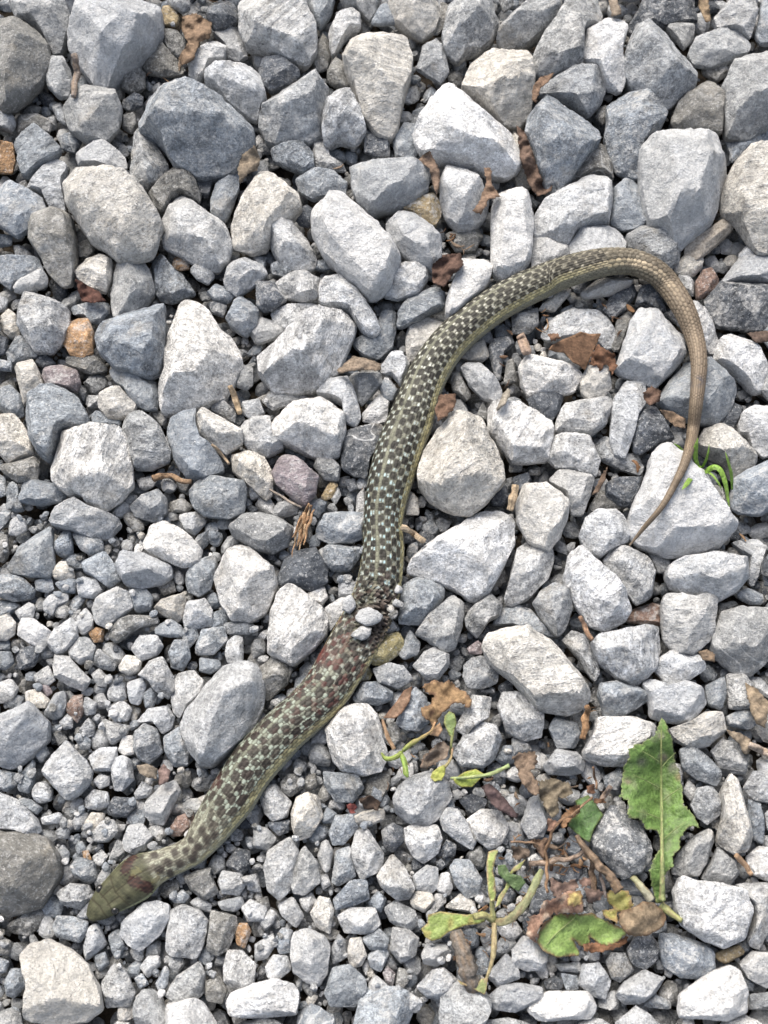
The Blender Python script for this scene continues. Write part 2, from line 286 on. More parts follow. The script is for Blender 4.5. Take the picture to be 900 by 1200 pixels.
# ------------------------------------------------------------------ outlines of the stones
# tone and flags (l low, u up, f.3 a steep front face, fR.3 a steep right face, m mottled, v veined) = name ; outline, three steps to a photograph pixel from the @ corner
STONES = '''
@0,0
K =domed dark boulder; 0,50 70,62 130,100 165,150 172,200 140,270 90,330 40,365 0,375 -40,300 -40,90
G f.45; 45,-20 215,-20 245,50 240,100 205,160 175,170 150,110 120,80 60,65 40,30
P f.3 =pale block of the top left; 285,-10 400,-40 520,-20 560,10 558,80 530,130 470,180 400,240 355,292 325,275 285,220 240,150 235,100 250,50
G; 150,230 180,195 220,200 245,240 255,290 240,335 205,340 165,300
G; 285,345 290,290 350,300 400,310 425,370 415,440 370,490 300,490 240,450 215,370
G l; 180,370 215,355 235,440 200,420
K l; 495,180 560,140 600,190 645,230 640,260 570,265 515,255 495,215
K l; 420,250 470,210 510,250 510,300 470,330 425,310
D l; 430,350 470,325 505,340 500,370 455,390 430,375
T l; 570,20 600,15 630,60 625,90 575,85 560,60
G; 580,-15 665,-20 668,25 640,40 600,20
K l; 565,100 620,105 660,150 650,190 610,200 570,140
D; 730,20 800,0 830,15 835,70 790,95 750,100 725,55
P; 660,215 700,180 760,140 795,170 790,210 735,225 715,270 690,290 665,260
P l; 750,120 835,95 860,150 870,200 840,210 800,200 795,165
P f.35; 715,250 755,220 880,222 910,250 935,330 900,400 870,390 800,350 765,310 720,280
B f.42 =large blue-grey boulder; 480,400 510,340 540,295 590,275 680,290 760,330 800,370 890,430 880,490 850,540 790,575 690,580 600,550 570,490 530,450 480,440
G fR.3; 465,470 490,448 530,475 580,550 592,590 560,640 510,655 465,650 455,590
K l; 430,410 475,400 480,440 465,470 430,450
B; 55,500 120,440 180,480 215,520 190,560 140,590 100,620 75,610 60,540
B l; 205,475 270,465 290,490 265,540 215,520
P; 265,545 330,495 380,505 440,550 445,590 410,600 340,580 275,580
O =orange stone of the left edge; -20,490 45,500 50,560 40,605 -20,600
P; -20,395 45,400 55,430 40,460 -20,450
K l; 55,410 130,400 185,430 170,465 110,450 60,470
C m =mottled cream boulder; 222,640 250,590 310,575 380,585 440,630 500,660 540,720 565,780 545,850 525,885 480,908 410,905 370,870 310,830 260,750 225,700
P; 90,665 130,600 180,557 230,570 235,600 222,650 230,740 180,740 150,680
B; 0,650 40,640 95,670 150,700 165,745 100,800 60,830 10,800 -20,780 -30,740
K f.5; 100,760 190,730 250,760 260,830 262,910 240,980 205,985 165,950 140,900 130,880 95,830
K; 525,680 570,630 630,582 670,600 705,680 700,720 640,680 600,700 575,755 540,720
D l; 655,590 720,575 780,590 790,600 750,640 735,690 710,690 690,640
B; 740,690 770,630 810,595 838,600 840,660 810,740 790,780 740,750
P f.12 =pale wedge beside the cream boulder; 565,770 600,700 630,672 680,700 740,745 790,780 815,840 800,900 760,935 700,920 610,870 570,850
C f.2 m =lumpy cream stone; 810,790 850,700 905,610 960,597 1050,680 1058,720 1010,770 960,800 935,860 880,870 815,850
K l; 270,810 310,800 320,830 285,850 255,860
K l; 270,850 320,835 335,880 310,905 270,900
B l; -10,820 45,825 40,860 -10,870
@300,0
P f.18 =big pale block at the top edge; -60,-25 160,-25 210,95 210,160 180,205 110,190 30,150 -40,140 -62,80
B; 175,-20 280,-20 265,45 225,100 205,80
G f.4; 290,-20 435,-20 425,40 395,65 350,20 310,15
P; 255,110 280,60 340,20 365,50 370,90 330,110 300,150 270,200 258,160
K l; 200,210 240,100 258,160 265,200 250,240 215,250 195,220
B; 400,80 440,10 465,15 500,50 490,80 430,85
C f.3; 470,-15 640,-15 650,40 630,90 590,115 540,95 490,60 465,15
K; 640,-10 680,20 670,80 640,120 590,115 630,90 650,40
G f.35; 655,110 680,-10 830,-10 855,60 840,110 790,150 740,165 710,195 665,160
G; 850,-20 905,-20 905,15 870,45
G f.35; 845,130 870,70 900,40 980,0 1070,-10 1080,40 1030,90 950,140 880,150
G; 565,235 590,160 635,130 665,180 680,250 650,290 600,260
C f.42 =cream stone with a brown lower half; 305,160 330,120 390,90 480,88 530,110 552,170 545,240 520,310 500,420 470,455 420,430 370,370 345,290 310,220
K; 250,250 275,205 310,215 335,280 325,305 275,300 250,280
D; 10,250 20,215 110,200 145,230 155,265 120,290 50,320 15,290
G fR.25 =grey five-sided stone; 8,420 30,350 80,315 150,270 215,248 255,300 240,380 235,450 180,475 70,490 30,470
P f.25; 230,430 245,350 290,300 330,310 365,370 388,440 350,490 290,475 255,495 235,480
P l; 195,480 220,465 235,480 255,510 260,560 310,580 320,600 260,600 210,600 200,540
B; 50,520 100,500 160,495 200,530 205,590 170,610 120,590 60,560
D l; 380,460 440,450 470,490 470,550 420,550 380,530
B l; 480,490 520,430 565,440 560,480 580,530 550,555 490,550
W f.2 =big white triangular slab; 550,440 590,380 640,300 680,268 730,310 830,390 905,455 937,520 930,565 900,590 840,585 740,550 640,530 580,510 560,470
C f.35; 725,280 760,210 830,165 900,150 960,160 980,270 970,390 930,415 880,410 830,370 780,320
G f.12 =grey-green four-cornered stone; 330,570 380,550 470,550 545,560 615,580 605,660 540,700 470,720 400,738 360,700 340,660
B; 140,630 200,590 270,600 320,640 315,680 240,690 200,700 150,670
T =tan pebble; 515,735 570,685 620,675 652,720 650,760 630,798 580,770 550,745
P fR.3; 650,620 670,575 720,570 790,610 820,680 815,740 770,785 710,790 670,750 650,700
W =long white block; 190,740 240,685 300,665 345,700 420,770 480,850 508,910 475,990 430,1030 395,1035 350,990 310,960 240,890 195,800
P; 455,790 500,740 560,745 620,790 655,840 650,900 620,945 560,920 480,860
K l; 665,820 720,800 780,795 800,830 770,880 700,880
D l; 130,755 180,715 200,735 190,800 150,790
P fR.3; 25,800 60,765 120,770 175,830 210,890 205,930 150,940 100,930 60,880
W f.12 =upright white block; 830,900 830,720 845,670 905,650 960,660 975,740 970,900 935,960 870,965 830,940
@600,0
G =tall grey slab at the top edge; 65,220 100,160 150,90 180,30 190,-20 300,-20 320,50 310,80 260,90 245,150 250,230 190,250 110,270 70,250
W; 245,190 265,100 330,62 400,65 405,110 380,190 400,280 385,320 335,300 300,240 250,215
D l; 405,100 440,40 470,-15 640,-15 650,70 600,75 540,90 480,75 430,110 410,130
G; 540,95 590,75 645,85 640,130 605,175 580,140
G f.3 =ledged grey stone; 395,190 430,110 490,72 540,95 600,170 660,240 655,280 600,320 555,350 500,320 440,290 395,240
P; 705,70 780,-10 855,-15 865,40 840,130 790,110 720,100
B; 870,60 880,-10 930,-10 930,150 870,150 855,120
G =flat-topped stone; 620,185 650,130 710,105 800,110 845,150 830,180 760,215 700,230 640,220
K l; 665,240 760,220 770,255 720,285 675,260
K; 560,420 580,370 640,310 700,280 740,320 752,360 740,460 690,455 640,450 580,440
G fR.3 f.3; 740,300 790,200 850,170 905,150 950,200 950,400 900,430 850,455 770,450 755,380
B m =knobbly blue-grey stone; 335,440 335,370 400,325 490,308 535,330 545,400 530,440 480,480 455,520 462,610 420,620 370,590 340,530 325,480
B f.35; 50,460 60,390 110,330 180,350 240,380 310,440 315,480 270,530 220,600 170,650 130,640 100,580
G; 80,320 120,290 190,250 300,240 335,250 330,320 310,360 270,400 215,360 130,335
K l; 300,380 335,365 335,420 320,440 290,410
K; 190,640 230,560 285,495 330,520 352,550 355,640 330,610 280,610 240,630
P f.2; 70,790 85,740 120,700 200,645 290,600 340,610 358,690 345,770 290,780 230,800 200,845 130,830 80,820
B; 350,670 400,630 440,640 465,690 483,770 460,800 390,805 350,780
P f.25 =big pale blue-grey block; 455,510 500,455 560,448 670,450 730,470 770,560 760,600 745,680 720,750 640,810 600,845 550,790 490,760 465,640
B l; 750,480 850,455 930,445 920,500 830,520 790,560 775,570
C =cream block at the right edge; 735,700 760,620 800,550 850,505 905,495 960,540 990,700 950,850 895,882 860,870 830,830 790,770 745,740
C f.3 l; -30,560 0,460 30,500 40,540 60,560 110,620 60,650 20,640 0,600
P; 205,850 250,800 300,790 370,800 405,850 400,880 300,920 240,950 200,890
G; 400,830 450,800 580,790 595,850 590,920 520,960 460,920 410,870
P; 65,890 70,830 130,830 200,860 205,900 130,950 70,960
P; 800,890 830,860 900,880 930,900 930,940 850,965 800,930
@0,300
B; -20,0 130,0 150,45 110,70 50,95 40,120 0,90
P u; 45,105 80,80 150,45 168,75 160,100 100,125 50,128
C =cream-white stone; 258,50 300,10 350,0 395,20 390,80 370,125 320,110 275,80
G fR.3; 385,110 400,50 420,5 500,5 530,60 540,110 500,160 470,190 395,210 385,160
B l; 530,30 560,-10 620,60 640,60 690,130 600,165 560,150 540,120
O l =small orange pebble; 610,10 640,0 668,15 665,45 630,50 605,40
G; 665,50 690,25 750,45 755,70 730,100 690,80
P; 785,80 800,25 850,10 920,25 940,60 905,90 860,120 830,135 795,115
B; 725,130 760,95 800,110 825,140 800,165 750,155
D; 730,160 770,155 800,175 785,215 745,200
B f.25; 790,210 820,150 850,140 910,175 900,240 860,275 810,245
P m =speckled stone beside the orange-tan pebble; 60,190 80,140 120,125 170,140 240,185 240,240 215,300 180,335 120,330 75,270 57,230
P; -10,140 30,150 20,190 -10,200
C; 0,215 30,185 60,210 60,240 75,280 40,290 0,260
B; 20,340 50,290 80,282 130,325 125,350 75,370 30,375
D; -10,270 30,290 20,340 -10,350
B; -10,360 45,375 40,405 -10,400
O =orange-tan pebble; 220,300 232,245 270,215 310,220 330,265 325,340 290,355 245,345
B v l; 250,180 300,165 380,165 385,200 350,240 320,240 300,210 255,205
K l; 230,360 330,340 360,370 380,400 320,415 270,400 230,385
D l; 125,350 165,345 200,380 150,395 125,380
V =mauve stone; 148,420 160,390 220,382 270,400 282,440 270,475 220,465 160,460
C f.4 =narrow upright slab; 48,390 60,370 110,357 130,390 155,460 120,470 90,500 80,530 65,460
B =blue-grey trapezoid; 335,290 350,240 420,200 490,180 550,157 575,165 580,250 575,340 560,400 520,420 460,400 400,385 345,330
W m f.08 =big white triangle; 552,440 580,400 578,320 595,240 640,140 670,137 720,160 770,250 800,260 840,320 850,370 820,420 780,490 740,500 680,525 600,530 560,540
B; 380,400 420,390 500,425 545,440 560,500 550,540 510,540 460,515 440,470 400,440
C; 340,500 370,460 420,460 480,520 470,555 420,570 380,570 345,530
B; 320,560 340,540 380,570 430,580 420,600 330,600
B; -10,470 40,455 75,490 85,560 60,570 -10,540
B m; 90,560 100,500 150,465 220,460 270,490 310,570 300,590 215,610 190,680 170,720 130,690 95,620
C f.15 =whitish stone at the left edge; -20,550 40,545 80,590 110,640 115,690 70,700 20,720 0,700 -40,640
K; -10,735 110,700 140,720 130,790 60,795 10,760
W f.12 =large white block; 170,740 190,670 215,620 280,595 350,605 420,600 450,640 462,790 420,840 360,880 300,870 290,840 220,820 175,780
G m f.2; 425,600 440,560 490,540 560,590 600,680 590,715 530,740 470,740 450,660
K l; 525,550 580,545 590,580 570,600
B =smooth blue-grey stone; 585,620 600,570 650,540 695,530 690,590 710,650 760,680 790,750 720,780 650,770 615,720
C f.35 u; 685,560 710,525 780,565 850,605 850,650 790,685 750,660 700,620
G; 735,520 780,495 830,550 825,590 780,565 740,540
G; 820,430 850,380 890,390 890,450 870,470 830,460
P; 850,510 910,500 930,550 880,575 850,550
P; 845,600 860,575 910,570 940,600 945,680 910,690 880,690 850,650
C f.45; 810,700 870,685 930,700 960,760 955,830 930,850 870,800 815,750
B; 65,840 80,795 110,780 200,800 240,830 215,860 140,875 70,865
B; 20,820 40,790 65,805 70,860 90,895 40,900 25,870
B l; -10,760 20,780 25,840 -10,850
G f.3; 455,880 490,845 560,820 585,850 585,900 540,930 470,910
B m =sparkling blue-grey block; 660,830 690,790 730,765 850,785 868,810 855,900 800,920 720,910 680,880
K l; 590,870 640,850 680,880 660,900 600,900
@300,300
B l; -10,0 40,0 30,60 -5,60
B; 50,30 100,10 130,50 100,75 55,60
B l; 195,25 240,10 265,40 240,55 200,45
K l; 130,-10 210,0 180,35 140,30
P; 65,90 130,60 190,60 230,80 225,140 170,155 110,145 75,120
D; 0,90 60,85 110,150 60,185 20,190 0,170
P m; 220,110 245,65 300,75 360,130 410,190 440,250 420,280 370,260 330,190 280,170 225,160
P m; 440,110 460,60 520,20 600,20 605,80 570,130 500,150 450,140
P l; 560,0 640,-20 640,30 610,50 595,15
B; 495,250 500,190 540,145 630,105 665,130 660,180 610,200 560,230 510,250
W =white stone above the snake's bend; 665,220 670,150 700,80 720,15 800,5 835,30 820,90 800,120 740,170 700,215
P l; 50,200 120,170 200,165 240,190 180,210 130,240 100,260 60,230
P l; 0,210 60,225 100,265 60,290 0,310 -30,260
W f.3 =big pale loaf-shaped stone; 0,330 70,300 130,260 180,200 250,170 320,180 345,230 340,260 310,330 280,400 230,440 150,460 60,455 10,400
B l; 345,290 420,270 440,200 490,190 495,250 480,320 430,360 380,350 340,310
G f.5; 320,430 350,405 440,405 445,440 370,520 340,470
P; 435,390 470,340 510,330 540,380 510,460 480,420 440,410
B; 434,460 460,415 500,470 480,510 450,500
C l; 525,290 540,230 620,215 670,240 660,270 600,320 560,370 530,370
W l; 375,550 400,520 440,480 470,500 460,580 420,590 375,580
P; 210,480 240,430 320,420 350,480 370,560 350,600 310,580 305,520 270,500
P l; 20,510 60,465 150,480 190,500 130,520 60,540
P f.3; -30,650 -20,565 50,560 60,640 100,665 40,700 0,700
W f.4 =long white brick-shaped stone; 50,590 75,560 130,520 250,500 310,540 315,600 290,690 240,705 170,680 105,650 55,640
D v =dark slate with white veins; 300,690 320,620 370,600 450,590 430,680 400,720 390,780 340,770 300,740
G; 200,740 215,705 260,705 300,740 290,790 240,785
V =purple-brown stone; 55,760 80,710 110,697 160,715 220,770 210,830 170,880 130,850 70,800
P f.4; -20,700 30,710 50,780 30,830 -20,850 -40,770
T l; 225,850 260,790 290,800 270,850 240,860
P l; 260,850 290,810 300,840 280,875
P l; 355,840 380,810 390,900 350,910
C =big cream block; 570,760 590,680 640,600 700,545 790,560 830,630 870,720 878,780 820,850 760,900 690,895 610,850 575,800
P =pale oblong stone beside the snake; 720,390 740,370 790,370 830,410 868,480 850,515 800,500 750,450
D l; 815,330 830,290 900,285 910,310 870,340 860,440 840,420
C l; 710,350 760,310 800,290 822,350 800,370 750,370
K l; 870,450 880,370 905,355 920,440
K l; 680,410 710,400 760,490 740,510 690,470
W; 815,610 820,520 870,530 920,510 985,540 1040,580 1048,605 1025,712 960,720 900,720 850,650
K l; 775,560 800,505 815,540 812,580
D l; 820,850 880,800 890,850 870,880 830,880
G; 830,20 850,-10 940,-5 920,50 880,75
C; 535,820 570,850 575,910 525,910
D l; 310,790 350,780 360,820 330,830
@600,300
B; 40,30 70,-5 170,-10 180,15 100,40 50,50
C l; 85,190 180,110 220,115 150,195 110,190
C; 240,130 300,80 430,75 420,100 350,130 260,145
D l; 320,190 350,130 430,100 440,130 400,190 350,220
D l; 430,180 450,110 490,100 550,190 530,200 460,170
P l =pale stone behind the brown leaf; 100,280 130,230 230,180 290,185 340,220 370,265 350,320 320,330 300,290 130,300
G l; 0,190 90,180 95,240 60,270 0,270
W f.2 =white oblong under the brown leaf; 25,380 45,345 130,352 230,380 252,410 220,470 130,485 60,480 35,440
C; 240,440 260,390 300,375 340,385 352,460 320,500 270,500 245,480
D; 55,500 80,485 180,485 170,540 140,580 100,560 65,530
P f.15; 160,570 190,510 240,500 350,500 355,530 330,590 270,630 200,620 155,610
P =large pale stone inside the tail bend; 365,390 390,320 420,220 450,175 500,180 560,240 605,290 610,340 570,400 510,455 440,425 380,405
K l; 345,320 370,220 420,185 425,220 390,310 370,340
P; 350,580 355,500 400,440 470,440 470,520 440,570 420,650 400,710 360,690 345,640
D m =dark triangular stone; 420,630 430,580 470,530 510,530 575,640 510,660 450,695 430,680
G l; 290,660 320,635 345,640 350,680 400,710 440,690 465,740 450,770 380,750 300,710
B =blue-grey stone under the tail; 515,510 540,460 610,370 700,365 760,420 795,470 770,540 720,585 640,580 560,550
W; 550,195 620,165 640,160 680,180 710,230 730,300 720,330 690,345 650,280 600,250
P; 580,65 610,60 640,90 640,150 600,100
R =reddish stone; 645,90 670,50 700,40 730,90 690,140 650,150
C; 565,50 600,0 675,0 670,40 640,70 600,65
P; 730,95 770,40 800,0 930,-15 930,95 850,90
D =dark slab at the right edge; 680,150 730,95 800,85 930,95 930,265 780,250 720,240 690,180
W; 710,360 720,300 770,265 830,290 880,340 910,400 880,470 850,480 820,440 760,400
D; 725,570 740,530 780,510 815,530 805,570 780,605 740,605
W; 800,590 810,550 850,525 930,530 940,560 940,690 890,705 850,670 830,620 805,620
C f.4 =cream stone behind the grass; 655,660 680,600 720,580 790,610 830,650 865,720 830,760 780,775 760,720 700,690
B =blue-grey block at the right edge; 775,830 780,780 830,750 910,715 950,760 950,870 880,905 800,900 775,880
P; 110,700 150,630 220,620 280,640 310,710 300,770 260,770 220,745 160,740
C =cream stone below the pale pair; 15,870 40,800 130,795 185,840 203,900 170,990 130,1040 60,1000 20,930
P; 130,785 160,755 200,748 260,755 290,790 265,870 250,910 210,905 190,840
D =dark blue pebble; 330,800 370,775 460,775 440,850 420,880 380,875 330,840
W f.12 =big white stone under the tail tip; 420,900 450,820 490,740 495,690 530,660 590,690 640,770 700,790 770,890 785,960 740,1010 650,1035 560,1040 450,1000 422,960
K l; 700,800 740,810 750,860 720,850
K l; 270,880 310,820 340,840 390,890 280,900
K l; -10,730 40,735 30,760 -10,760
K l; 60,750 100,740 100,770 60,770
D l; 0,780 60,760 70,790 20,840
@0,600
K; -20,70 25,80 30,150 10,180 -20,160
P; 30,50 50,15 90,25 95,60 60,85 30,80
B =blue-grey wedge; 20,190 60,160 60,120 120,80 180,45 185,110 190,190 170,230 100,225 40,210
B f.3; 185,110 220,62 250,70 255,140 220,160 190,140
P f.3; 170,20 190,-20 250,-50 320,-10 410,15 420,40 380,85 330,90 250,60 180,45
B; 250,75 280,70 360,95 365,130 320,155 280,130
B; 285,180 370,137 400,180 425,240 380,265 330,230 295,210
P f.35 =pale spindle-shaped stone; 400,180 420,140 500,137 600,185 600,220 570,245 490,262 440,255 415,215
W m; 500,110 530,50 580,30 640,60 680,100 710,130 700,180 640,195 570,165 510,130
P fR.4; 625,10 700,0 725,30 680,80 650,65
K l; 435,0 490,0 510,60 470,70 435,30
B; 495,-10 580,-10 570,35 520,30
C; 180,210 210,170 250,175 265,230 230,240 190,235
B f.2; -20,220 30,210 80,230 120,270 110,300 40,310 -20,290
B; 120,240 180,232 190,270 170,285 125,275
B; 190,250 240,225 270,240 265,285 220,285
P; 270,260 290,225 340,235 360,275 330,305 275,295
P; 150,320 175,290 240,285 240,310 205,330 185,365 155,350
K; 190,340 215,320 250,340 230,375 195,370
P =pale grey oblong stone; 320,340 350,290 410,262 455,280 465,330 420,370 370,405 335,390
P; 50,350 100,315 125,330 115,375 70,380
B; 450,270 510,265 540,300 530,345 480,355 455,310
K l; 545,250 610,240 620,280 570,295
C f.3; 540,335 570,300 640,280 655,300 640,370 620,385 570,360
P f.35; 640,370 660,310 720,300 745,340 745,395 690,405 645,400
B; 650,230 670,190 720,160 760,155 765,190 740,270 700,295 660,280
W =white five-sided block; 750,230 780,160 830,110 870,115 960,190 975,250 935,350 880,380 810,375 770,310
G m f.12 =grey-green wedge; 800,50 850,10 910,-5 980,15 1030,50 1012,110 960,140 890,125 820,80
C =cream pebble at the left edge; -15,370 30,355 55,390 50,430 20,450 -15,450
W; 60,410 75,370 120,375 180,420 180,440 150,485 100,460 60,430
P; 165,470 190,410 250,370 270,390 275,440 230,490 195,500
P; 268,370 300,335 330,370 325,410 290,435 270,410
O =little tan chip; 310,425 340,405 368,410 360,455 330,460
G; 240,480 270,440 310,440 335,470 325,520 280,535 245,510
K; 380,440 410,370 450,360 550,365 560,395 500,400 450,430 410,460
P; 460,480 490,430 550,432 575,470 550,505 490,525
C; 415,540 440,500 500,510 490,560 450,575 420,560
G; 320,530 345,475 410,530 400,560 350,550
D; 55,510 70,480 120,465 140,500 120,540 65,555
B; -10,490 40,490 50,530 20,555 -10,550
B; 545,400 600,375 640,400 640,440 590,440 545,430
B; 590,490 610,450 660,450 670,510 640,560 600,545
B; 685,480 710,410 790,400 800,450 750,500 700,500
P; 795,460 830,430 855,440 855,525 800,530 790,500
B; 700,510 770,520 780,545 740,570 700,560
G; 780,390 870,375 900,400 880,430 800,430
B; 640,410 690,405 700,440 665,480 640,450
P m f.35; 480,570 520,520 570,505 610,580 615,620 590,655 540,625 520,590
P; 185,540 190,500 240,505 280,550 320,590 290,630 240,610 190,580
P; 320,570 350,548 380,580 375,615 340,610
P; 115,575 170,535 195,590 170,610 125,600
P; 600,640 620,570 680,555 715,590 710,640 660,680 630,725 605,700
P; 445,600 500,580 515,610 490,680 455,670
P; 375,630 400,590 440,600 445,655 410,670 380,660
B; 500,640 535,612 555,640 540,685 510,690
P; -10,600 40,585 65,620 40,665 -10,675
C; 85,630 130,620 180,665 165,690 110,690 90,665
V; 130,610 170,605 185,635 165,650
G f.3; 150,715 190,640 230,625 235,680 215,720 180,730
R =reddish-brown pebble; 230,690 255,645 290,640 295,700 270,740 240,710
P; 290,690 300,645 340,670 335,710 300,715
P f.35 =big pale faceted stone at the left edge; -20,710 50,690 100,665 165,735 160,800 110,850 60,890 20,900 -30,880 -30,730
P; 370,690 430,660 465,690 450,735 400,740
P f.2; 360,770 350,720 400,740 460,750 440,790 390,820
P; 275,770 310,720 335,750 330,785 300,795
P; 205,740 240,705 258,720 255,760 225,765
B; 265,800 290,780 320,800 315,835 280,835
P; 475,740 520,690 590,680 615,720 600,760 570,780 540,740
G f.3; 465,780 510,740 550,760 570,840 520,885 490,870 465,830
W; 415,840 430,785 470,785 475,850 440,860
P; 310,860 350,830 410,825 415,880 400,910 330,910
B; 575,790 630,755 665,830 660,890 610,895 580,850
P fR.35 =large pale wedge beside the snake's neck; 625,740 650,690 720,600 770,545 850,520 900,525 930,590 920,680 880,760 800,840 740,890 690,885 660,830
B; 115,850 160,815 175,850 145,885
K l; 185,780 210,765 240,800 205,825
@300,600
B =blue-grey block beside the snake; 210,70 240,10 280,0 385,0 380,90 340,105 260,110 215,90
B; 220,130 250,115 365,120 368,155 330,205 270,205 225,165
D =dark blue-grey stone; 70,240 100,165 150,130 210,125 250,190 250,240 200,275 130,265 80,260
W; 175,285 240,260 255,300 230,330 190,310
W m =big speckled white stone; 40,470 50,350 75,290 120,250 170,280 225,325 253,370 248,430 190,490 130,540 90,520 40,490
K f.5; 10,540 60,505 130,545 110,600 40,660 10,640
K; -30,550 25,590 30,640 0,670 -30,640
P; 290,240 330,230 350,250 345,300 290,300
P; 240,340 300,300 355,300 355,350 330,360 300,370 260,420 245,390
B f.25; 515,250 560,222 640,235 665,260 660,300 620,360 580,390 500,385 510,300
Y =olive-yellow stone; 400,520 430,440 500,418 520,450 515,490 450,540 410,535
G; 560,430 600,370 640,340 690,290 735,320 725,400 700,480 660,495 600,450
G f.3; 735,370 750,340 830,285 868,320 860,360 820,380 780,440 740,400
W f.18 =big white slab; 530,200 560,140 620,90 690,60 750,15 800,-15 870,-20 915,20 908,110 865,200 800,305 760,300 700,260 640,235 590,220
B l; 830,400 860,340 900,320 980,350 1065,440 1000,440 900,395
C f.2 =big cream egg-shaped stone; 795,470 820,420 880,400 960,405 1050,450 1130,540 1185,640 1160,690 1100,705 1000,690 900,580 840,540
P f.15; 870,310 890,250 920,120 970,90 1030,90 1050,160 1030,230 960,300 900,325
V; 740,480 780,450 800,470 795,500 750,500
G; 730,540 760,510 810,505 855,545 850,600 800,620 745,620 730,580
P; 550,540 590,490 630,475 680,500 680,540 640,590 600,590
B; 500,500 540,410 580,460 570,500 520,520
G m; 410,550 470,530 520,540 555,590 500,620 430,600
B; 340,650 370,600 430,595 480,630 480,660 430,680 350,670
Y l; 345,600 390,520 410,570 400,590
W =large whitish stone beside the sprout; 240,760 270,720 340,675 390,670 430,710 450,800 465,860 440,910 380,925 300,910 270,870 250,800
B; 490,740 530,660 560,610 600,650 610,740 570,770 520,765
P; 700,760 760,640 830,650 820,720 760,760 740,790
P m =rounded speckled stone; 690,850 730,780 790,735 850,750 865,800 840,870 800,900 720,890
P; 850,680 870,630 950,640 1015,690 1005,790 940,805 880,770
B; 840,870 870,820 910,820 910,880 870,890
D l; 850,610 900,580 905,640 860,640
D l; 770,625 840,615 840,640 790,640
K; 460,735 500,740 510,800 480,830
@600,600
P =pale stone left of the tail tip; 235,80 260,20 300,-10 370,-15 410,30 425,70 410,100 350,130 310,160 260,130
W =long pale oblong; 185,220 200,150 240,115 290,160 350,210 400,280 422,340 400,380 330,415 280,400 230,330 190,270
P m; 320,170 350,130 400,115 480,150 505,210 490,300 440,325 390,260 350,210
G l; 470,140 540,145 560,180 540,215 510,215 490,170
P f.35; 545,220 560,180 620,150 740,135 830,150 835,230 800,270 720,315 640,290 570,260
P l; 770,105 860,95 905,120 880,200 850,265 830,250 835,160
B; 790,285 830,265 885,290 880,325 840,325 800,305
B; 880,190 930,180 930,260 890,260
G; 75,320 100,275 150,245 205,270 215,340 190,410 160,440 110,380
R l =red-brown stone; 400,385 430,340 490,320 530,330 525,400 470,395
P =notched pale block; 525,320 540,285 600,290 640,305 690,282 720,290 720,370 700,450 640,500 570,490 535,440
G f.2 =big grey stone at the right edge; 705,440 720,400 740,350 800,330 920,335 950,380 930,500 850,570 790,560 740,520 710,490
K l; 720,330 780,310 800,325 740,350 715,420
P f.25; 280,460 310,425 380,420 460,395 520,400 525,480 500,560 440,610 380,580 310,520
G m; 175,450 210,415 250,430 290,500 310,560 290,600 260,560 230,510
P; 500,550 520,510 560,485 660,500 685,550 640,580 600,610 550,615
B f.4; 305,640 310,600 380,590 450,610 485,660 440,690 390,715 330,715
P; 460,600 490,585 540,615 620,595 680,620 688,670 650,720 600,745 540,735 490,720 480,660
B; 680,610 750,575 755,640 740,695 690,680
P; 755,570 810,565 840,600 850,690 800,695 765,690
P l; 820,580 870,580 910,620 910,660 850,620
B; 750,720 790,700 840,700 865,745 830,765 760,750
C f.3; 550,760 620,740 680,700 745,700 755,770 700,820 640,835 580,800
W f.12 =flat white stone above the dandelion leaf; 250,840 290,770 300,720 370,725 440,720 515,745 500,800 430,830 400,890 330,890 260,865
B; 590,830 640,820 700,870 740,920 720,965 650,940 600,900
G; 700,840 740,795 790,810 830,880 820,915 730,900
P; 860,870 920,870 920,930 870,930
B; 130,760 150,720 230,740 245,790 220,830 160,830
P f.3; 110,890 160,830 230,840 260,880 250,915 200,925 130,920
G; 0,790 60,810 70,840 0,860
@0,900
P =pale stone under the left edge; -20,80 60,110 130,180 145,220 120,240 60,220 0,215 -20,150
K f.35 =large dark brown-grey boulder; -20,217 80,217 150,245 200,310 207,370 160,450 130,490 85,505 0,525 -30,400
K l; 20,560 50,530 140,470 165,480 165,540 100,590 40,580
B; -15,0 60,20 60,60 20,85 -15,70
B; 60,80 70,20 120,-40 125,30 120,60 100,90
P; 110,90 130,50 160,45 185,80 180,115 140,125 115,110
B; 60,100 110,110 150,140 130,165 80,140
P; 140,175 210,155 225,175 210,195 150,200
G; 190,225 220,200 245,215 240,250 200,250
P =star-cornered pale stone; 145,0 180,-50 230,-98 255,-70 300,-30 322,10 320,40 280,90 240,115 210,90 150,20
P; 295,110 330,75 380,85 385,130 350,150 300,140
P; 250,190 280,145 310,160 300,200 265,220
C; 295,190 320,155 370,160 360,200 320,225 300,215
P; 325,50 350,18 388,30 385,60 350,75
P; 390,20 395,-30 430,-45 460,-30 470,40 430,80 400,80
P; 470,90 500,45 540,70 530,100 480,112
D =dark slate cube; 375,140 400,100 470,105 480,130 440,175 380,165
P =pale pointed stone; 500,160 520,110 570,60 615,40 635,80 600,150 575,200 530,190
P; 320,230 360,185 400,180 420,220 380,260 330,260
P =pale round stone behind the head; 430,260 450,200 500,195 540,240 510,290 470,305 440,290
G; 380,320 410,250 430,260 440,300 400,335
R; 590,220 620,170 680,150 680,200 640,240 600,240
G; 520,210 560,190 590,230 560,265 530,240
O =orange-brown chip; 288,292 310,288 322,322 295,325
B f.3; 245,345 270,310 330,330 340,390 310,410 260,385
G; 195,300 220,265 245,300 240,330 205,345
P; 325,310 355,285 380,310 360,345 330,340
